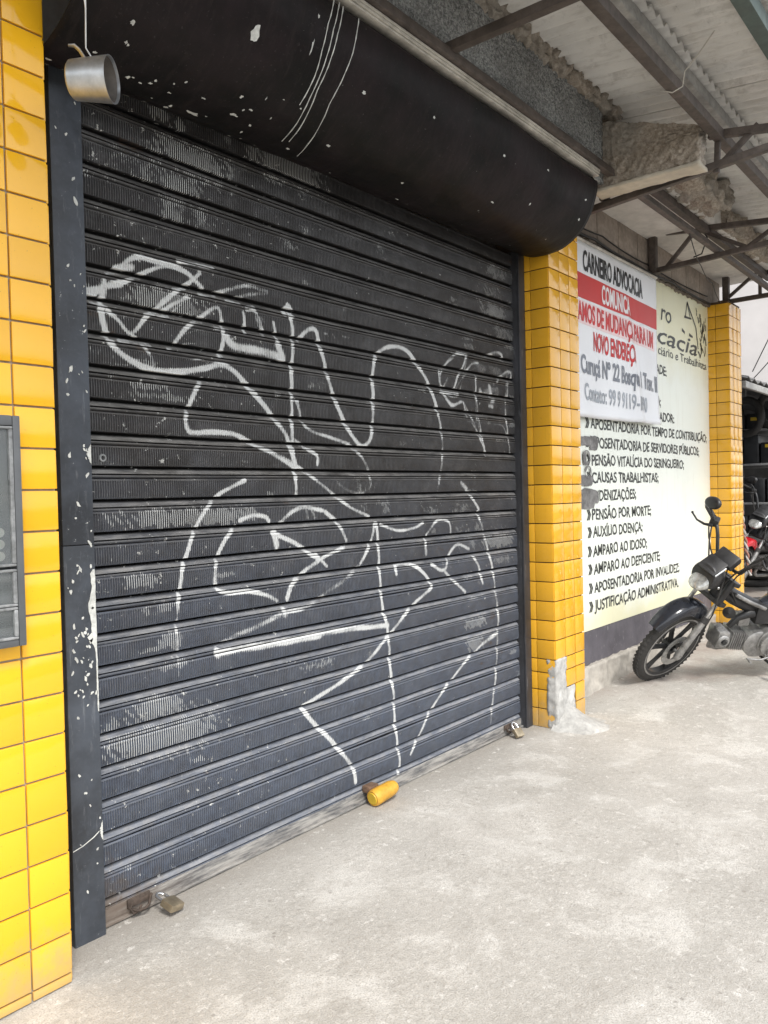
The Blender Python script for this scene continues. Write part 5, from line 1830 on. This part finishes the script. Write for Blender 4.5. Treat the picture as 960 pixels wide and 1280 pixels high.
        hx = [Vector((-1.152 + 0.05 * i / 60, 0.1113 * s + 0.0065 * s * i / 60, 0.385 + 0.27 * i / 60)) + Vector((0.027 * math.cos(i * 1.05), 0.027 * math.sin(i * 1.05), 0)) for i in range(61)]
        m.tube(hx, 0.005, 6)
        part('spring', m, 'black_plastic', sh, 60)
        tb('turn_signal_stem', [(-1.40, 0.09 * s, 0.70), (-1.41, 0.17 * s, 0.70)], 0.008)
    # engine: low crankcase with the cylinder lying forward
    m = MB()
    for y0, y1, xc, zc, r0 in ((-0.115, 0.115, -0.70, 0.330, 0.115), (-0.095, 0.095, -0.60, 0.315, 0.100), (-0.090, 0.085, -0.80, 0.330, 0.085)):
        m.lathe([(y0, 0.0), (y0, r0 * 0.82), (y0 + 0.012, r0), (y1 - 0.012, r0), (y1, r0 * 0.82), (y1, 0.0)], (xc, 0, zc), (0, 1, 0), 30)
    m.cham((-0.80, -0.075, 0.205), (-0.56, 0.075, 0.30), 0.018)
    eng = part('engine', m, 'alu', None, 40)
    # cylinder barrel with fins, head and covers
    ca = Vector((0.985, 0, 0.12)).normalized()
    co_ = Vector((-0.54, 0, 0.325))
    m = MB()
    for i in range(7):
        t = 0.035 + i * 0.0155
        Mf = Matrix.Translation(co_ + ca * t) @ ca.to_track_quat('X', 'Z').to_matrix().to_4x4()
        m.cham((-0.003, -0.072, -0.066), (0.003, 0.072, 0.066), 0.002, Mf)
    m.tube([co_, co_ + ca * 0.15], 0.05, 18)
    part('cylinder_barrel', m, 'alu', eng, 35)
    Mf = Matrix.Translation(co_ + ca * 0.15) @ ca.to_track_quat('X', 'Z').to_matrix().to_4x4()
    m = MB().cham((0.0, -0.068, -0.062), (0.085, 0.072, 0.062), 0.014, Mf)
    m.lathe([(0.0, 0.0), (0.0, 0.042), (0.012, 0.046), (0.02, 0.040), (0.024, 0.026), (0.018, 0.022), (0.016, 0.0)], co_ + ca * 0.195 + Vector((0, 0.070, 0)), (0, 1, 0), 24)
    m.lathe([(0.0, 0.0), (0.0, 0.030), (0.02, 0.028), (0.026, 0.018), (0.026, 0.0)], co_ + ca * 0.20 + Vector((0, 0, 0.055)), (0, 0, 1), 18)
    part('cylinder_head', m, 'alu', eng, 40)
    m = MB().lathe([(0.0205, 0.0), (0.0205, 0.018), (0.030, 0.016), (0.030, 0.0)], co_ + ca * 0.195 + Vector((0, 0.070, 0)), (0, 1, 0), 20)
    part('tappet_cap', m, 'black_plastic', eng, 40)
    m = MB().lathe([(0.0, 0.0), (0.0, 0.094), (0.016, 0.092), (0.026, 0.074), (0.030, 0.05), (0.030, 0.0)], (-0.685, 0.112, 0.330), (0, 1, 0), 34)
    part('flywheel_cover', m, 'alu_bright', eng, 40)
    for k in range(6):
        g_ = 2 * math.pi * k / 6
        part('cover_bolt', MB().lathe([(0, 0.0), (0, 0.007), (0.012, 0.006), (0.012, 0)], (-0.685 + 0.087 * math.cos(g_), 0.122, 0.33 + 0.087 * math.sin(g_)), (0, 1, 0), 8), 'alu_bright', eng, 40)
    m = MB().tube([(-0.40, 0.02, 0.43), (-0.44, 0.03, 0.50), (-0.52, 0.03, 0.53), (-0.62, 0.02, 0.52)], [0.020, 0.024, 0.030, 0.034], 12)
    part('intake_pipe', m, 'black_plastic', eng, 60)
    part('carburettor', MB().cham((-0.53, -0.03, 0.44), (-0.45, 0.045, 0.525), 0.012), 'alu', eng, 40)
    part('air_box', MB().cham((-0.70, -0.07, 0.46), (-0.55, 0.07, 0.60), 0.02), 'black_plastic', eng, 40)
    part('horn', MB().lathe([(0, 0.0), (0, 0.04), (0.012, 0.042), (0.022, 0.02), (0.03, 0.0)], (-0.36, 0.05, 0.56), (0.6, 0.8, 0), 22), 'black_plastic', None, 40)
    ex = MB().tube([(-0.33, -0.03, 0.285), (-0.34, -0.06, 0.225), (-0.42, -0.10, 0.18), (-0.62, -0.13, 0.165), (-0.85, -0.14, 0.20)], 0.017, 12)
    exo = part('exhaust_pipe', ex, 'alu', None, 60)
    part('silencer', MB().tube([(-0.83, -0.14, 0.20), (-0.87, -0.145, 0.21), (-1.38, -0.16, 0.34), (-1.42, -0.16, 0.35)], [0.02, 0.042, 0.046, 0.025], 16), 'black_plastic', exo, 50)
    tb('footrest_bar', [(-0.66, -0.29, 0.255), (-0.66, -0.16, 0.215), (-0.66, 0.0, 0.195), (-0.66, 0.16, 0.215), (-0.66, 0.29, 0.255)], 0.010)
    for s in (-1, 1):
        tb('footrest', [(-0.66, 0.20 * s, 0.228), (-0.66, 0.29 * s, 0.255)], 0.019, 'rubber', 12)
    tb('gear_pedal', [(-0.70, 0.13, 0.25), (-0.60, 0.15, 0.235), (-0.50, 0.15, 0.25), (-0.50, 0.20, 0.25)], 0.007, 'alu')
    tb('side_stand', [(-0.72, 0.09, 0.235), (-0.75, 0.17, 0.13), (-0.77, 0.205, 0.098), (-0.80, 0.215, 0.098)], 0.011)
    # seat, tail, side panels
    rings = []
    for x, zc, wd, ht in ((-0.66, 0.60, 0.035, 0.02), (-0.69, 0.655, 0.075, 0.05), (-0.80, 0.715, 0.110, 0.055), (-1.00, 0.745, 0.130, 0.050), (-1.22, 0.775, 0.128, 0.048), (-1.42, 0.80, 0.105, 0.042), (-1.47, 0.805, 0.06, 0.025)):
        rings.append([Vector((x, wd * math.copysign(abs(math.cos(k)) ** 0.7, math.cos(k)), zc + ht * math.copysign(abs(math.sin(k)) ** 0.7, math.sin(k)))) for k in [2 * math.pi * i / 22 for i in range(22)]])
    part('seat', MB().loft(rings), 'seat_vinyl', None, 50)
    rings = []
    for x, zc, wd, ht in ((-0.60, 0.56, 0.04, 0.05), (-0.72, 0.585, 0.095, 0.085), (-0.95, 0.63, 0.120, 0.085), (-1.25, 0.685, 0.118, 0.065), (-1.46, 0.735, 0.085, 0.045), (-1.54, 0.755, 0.04, 0.02)):
        rings.append([Vector((x, wd * math.cos(k), zc + ht * math.copysign(abs(math.sin(k)) ** 0.8, math.sin(k)))) for k in [2 * math.pi * i / 22 for i in range(22)]])
    part('side_panel', MB().loft(rings), 'fender_black', None, 50)
    rings = []
    for i in range(13):
        ang = R(60 + 110 * i / 12)
        cdir = Vector((math.cos(ang), 0, math.sin(ang)))
        ring = [Vector((-WB, 0, WR)) + cdir * (WR + 0.05 - 0.02 * u * u) + Vector((0, 0.075 * u, 0)) for u in [-1 + 2 * j / 8 for j in range(9)]]
        rings.append(ring + [q - cdir * 0.004 for q in ring][::-1])
    part('rear_fender', MB().loft(rings), 'black_plastic', None, 50)
    part('tail_light', MB().cham((-1.585, -0.06, 0.70), (-1.53, 0.06, 0.755), 0.014), 'red_plastic', None, 40)
    tb('grab_rail', [(-1.20, 0.13, 0.76), (-1.45, 0.12, 0.83), (-1.55, 0.0, 0.84), (-1.45, -0.12, 0.83), (-1.20, -0.13, 0.76)], 0.010, 'alu')
    return bk


def park(bk, x, y, heading, lean=LEAN, lift=0.0):
    """front contact at (x, y); heading in degrees from +X towards +Y"""
    bk.matrix_world = Matrix.Translation((x, y, zf(x) + lift)) @ Matrix.Rotation(R(heading), 4, 'Z') @ Matrix.Rotation(R(-lean), 4, 'X') @ Matrix.Scale(1.115, 4)


bike = make_bike('black motorcycle leaning on its stand in front of the sign wall, handlebar turned')
park(bike, 6.07, 2.245, 136.3, lift=-0.012)
simple('tank_red', (0.45, 0.012, 0.02), 0.22, var=0.1, sc=8)
bike2 = dup(bike, None, {'fender_black': MAT['tank_red'], 'chrome': MAT['white_plastic']})
tag(bike2, 'red and black motorcycle mostly hidden behind the far pillar, before the dark shop', 'motorcycle', 'motorcycles parked outside the shops')
park(bike2, 10.15, 2.86, 150, 12)

# ------------------------------------------------------------------ neighbouring shop
ns = thing('neighbour_shop', 'dark open motorcycle parts shop beyond the far pillar, under a grey tin awning', 'shop', (11, 3.2, 0))
zb = zf(11)
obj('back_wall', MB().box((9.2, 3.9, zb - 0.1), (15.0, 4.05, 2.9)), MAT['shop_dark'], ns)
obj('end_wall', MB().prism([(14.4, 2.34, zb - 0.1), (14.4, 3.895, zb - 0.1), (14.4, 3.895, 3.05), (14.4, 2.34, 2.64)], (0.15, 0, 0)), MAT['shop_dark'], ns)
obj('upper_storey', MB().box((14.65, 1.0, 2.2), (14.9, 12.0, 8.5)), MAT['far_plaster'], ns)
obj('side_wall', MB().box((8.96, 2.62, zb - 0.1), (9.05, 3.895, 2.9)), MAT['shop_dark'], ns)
m = MB()
n = 90
for i in range(n):
    xa, xb = 9.0 + 5.6 * i / n, 9.0 + 5.6 * (i + 1) / n
    za, zb_ = 0.02 * math.sin(i * 1.57), 0.02 * math.sin((i + 1) * 1.57)
    m.add([(xa, 2.35, 2.66 + za), (xb, 2.35, 2.66 + zb_), (xb, 4.1, 3.12 + zb_), (xa, 4.1, 3.12 + za)], [(0, 1, 2, 3)])
aw = obj('awning', m, MAT['tin'], ns)
s_ = aw.modifiers.new('thick', 'SOLIDIFY')
s_.thickness = 0.006
obj('awning_rail', MB().cham((9.0, 2.36, 2.56), (14.6, 2.40, 2.63), 0.004), MAT['steel_grey'], ns, 40)
obj('awning_post', MB().tube([(13.9, 2.40, zf(13.9)), (13.9, 2.40, 2.58)], 0.035, 10), MAT['steel_grey'], ns, 50)
# shelving across the end of the shop, facing the street
SHX0, SHX1 = 11.6, 13.4
shf = thing('display_shelf', 'grey metal shelving full of dark goods in the far shop', 'shelf', (12.3, 3.0, zf(12)))
for z in (0.50, 1.02, 1.55, 2.02):
    obj('shelf_board', MB().cham((SHX0, 2.62, zf(12) + z), (SHX1, 3.6, zf(12) + z + 0.03), 0.004), MAT['shelf_grey'], shf, 40)
for x in (SHX0 + 0.02, SHX1 - 0.02):
    for y in (2.64, 3.58):
        obj('upright', MB().cham((x - 0.02, y - 0.02, zf(12) - 0.01), (x + 0.02, y + 0.02, zf(12) + 2.3), 0.003), MAT['shelf_grey'], shf, 40)
cnt = 0
spots_txt = ['lowest', 'second', 'third', 'top']
for li, z in enumerate((0.53, 1.05, 1.58, 2.05)):
    y = 2.66
    j = 0
    while y < 3.45:
        wd = random.uniform(0.13, 0.22)
        ht = random.uniform(0.26, 0.42)
        if li == 3:
            ht *= 0.7
        c_ = thing('goods_case', 'black goods case, %s from the street on the %s shelf of the far shop' % (['first', 'second', 'third', 'fourth', 'fifth', 'sixth'][j], spots_txt[li]), 'case', (11.9, y + wd / 2, zf(12) + z), 'black cases on the far shop shelves')
        obj('body', MB().cham((SHX0 + 0.02, y, zf(12) + z + 0.001), (SHX0 + 0.62, y + wd, zf(12) + z + ht), 0.02), MAT['goods_black'], c_, 40)
        if random.random() < 0.5:
            y += wd + 0.02
            j += 1
            continue
        tz = zf(12) + z + ht * random.uniform(0.5, 0.75)
        obj('price_tag', MB().cham((SHX0 + 0.012, y + wd * 0.22, tz), (SHX0 + 0.0195, y + wd * 0.72, tz + 0.045), 0.001, None), MAT['goods_yellow'], c_, 40)
        y += wd + 0.02
        j += 1
for i, (x, y, z, lab) in enumerate(((11.3, 2.62, 2.33, 'black tyre hanging highest under the tin awning of the far shop'), (11.35, 2.98, 2.25, 'black tyre hanging behind the first one under the far shop awning'), (11.3, 3.4, 2.28, 'black tyre hanging deepest inside the far shop'))):
    z += zf(11)
    t = thing('hanging_tyre', lab, 'tyre', (x, y, z - 0.27), 'tyres hanging in the far shop')
    a_ = Vector((0.92, -0.38, 0))
    prof = [(0.045 * math.sin(k), 0.225 + 0.05 * math.cos(k)) for k in [2 * math.pi * q / 16 for q in range(16)]]
    obj('tyre', MB().lathe(prof, (x, y, z - 0.02), a_, 40, True), MAT['rubber'], t, 60)
    obj('hook', MB().tube([(x, y, z + 0.18), (x, y, z + 0.42 + 0.1 * (y - 2.6))], 0.006, 6), MAT['steel_grey'], t, 60)
for k in range(6):
    z = zf(10.9) + 0.055 + k * 0.108
    t = tag(obj('stacked_tyre', MB().lathe([(0.05 * math.sin(q), 0.235 + 0.055 * math.cos(q)) for q in [2 * math.pi * i / 14 for i in range(14)]], (11.15 + random.uniform(-0.02, 0.02), 2.88 + random.uniform(-0.02, 0.02), z), (0, 0, 1), 36, True), MAT['rubber'], None, 60),
            'black tyre lying %s in the stack before the far shop' % ['lowest', 'second lowest', 'third lowest', 'third from the top', 'second from the top', 'topmost'][k], 'tyre', 'tyres stacked before the far shop')
for x, y, z, wd, ht, lab in ((9.35, 2.86, 0.0, 0.34, 0.42, 'black plastic crate on the pavement right behind the far pillar'), (9.37, 2.85, 0.425, 0.32, 0.36, 'black plastic crate stacked on another behind the far pillar'),
                             (9.36, 2.87, 0.79, 0.30, 0.30, 'topmost black plastic crate of the pile behind the far pillar')):
    cr = thing('goods_crate', lab, 'crate', (x, y, zf(x) + z), 'black crates behind the far pillar')
    b0 = zf(x) + z
    obj('body', MB().cham((x - wd / 2, y - wd / 2, b0), (x + wd / 2, y + wd / 2, b0 + ht - 0.04), 0.012), MAT['goods_black'], cr, 40)
    obj('rim', MB().cham((x - wd / 2 - 0.012, y - wd / 2 - 0.012, b0 + ht - 0.0395), (x + wd / 2 + 0.012, y + wd / 2 + 0.012, b0 + ht), 0.006), MAT['black_plastic'], cr, 40)
    obj('tag', MB().cham((x - wd / 2 - 0.006, y - 0.11, b0 + ht * 0.55), (x - wd / 2 - 0.001, y - 0.02, b0 + ht * 0.55 + 0.05), 0.001), MAT['goods_yellow'], cr, 40)
# twisted rope beside the far pillar
rp = thing('twisted_rope', 'red and white twisted rope hanging beside the far tiled pillar', 'rope', (9.0, 2.42, zf(9)))
for ph, mt_ in ((0, 'rope_red'), (math.pi, 'rope_pale')):
    pts = []
    for i in range(120):
        t = i / 119
        z = 2.3 - t * 1.75
        a = t * 70 + ph
        pts.append((9.02 + 0.012 * math.cos(a) + 0.10 * t * t, 2.475 + 0.012 * math.sin(a) - 0.10 * t * t, z))
    obj('strand', MB().tube(pts, 0.013, 6), MAT[mt_], rp, 60)
# overhead wires over the next lot
cable('dashed looking overhead wire rising steeply beyond the far pillar', [(10.0, 2.55, 2.85), (10.0, 2.10, 3.75), (10.0, 1.2, 5.2)], 0.006, 0.0, 'cable_black', 10)
cable('overhead wire slanting up to the right beyond the far pillar', [(10.4, 2.75, 2.72), (10.4, 2.3, 3.2), (10.4, 1.0, 4.6)], 0.006, 0.02, 'cable_black', 10)
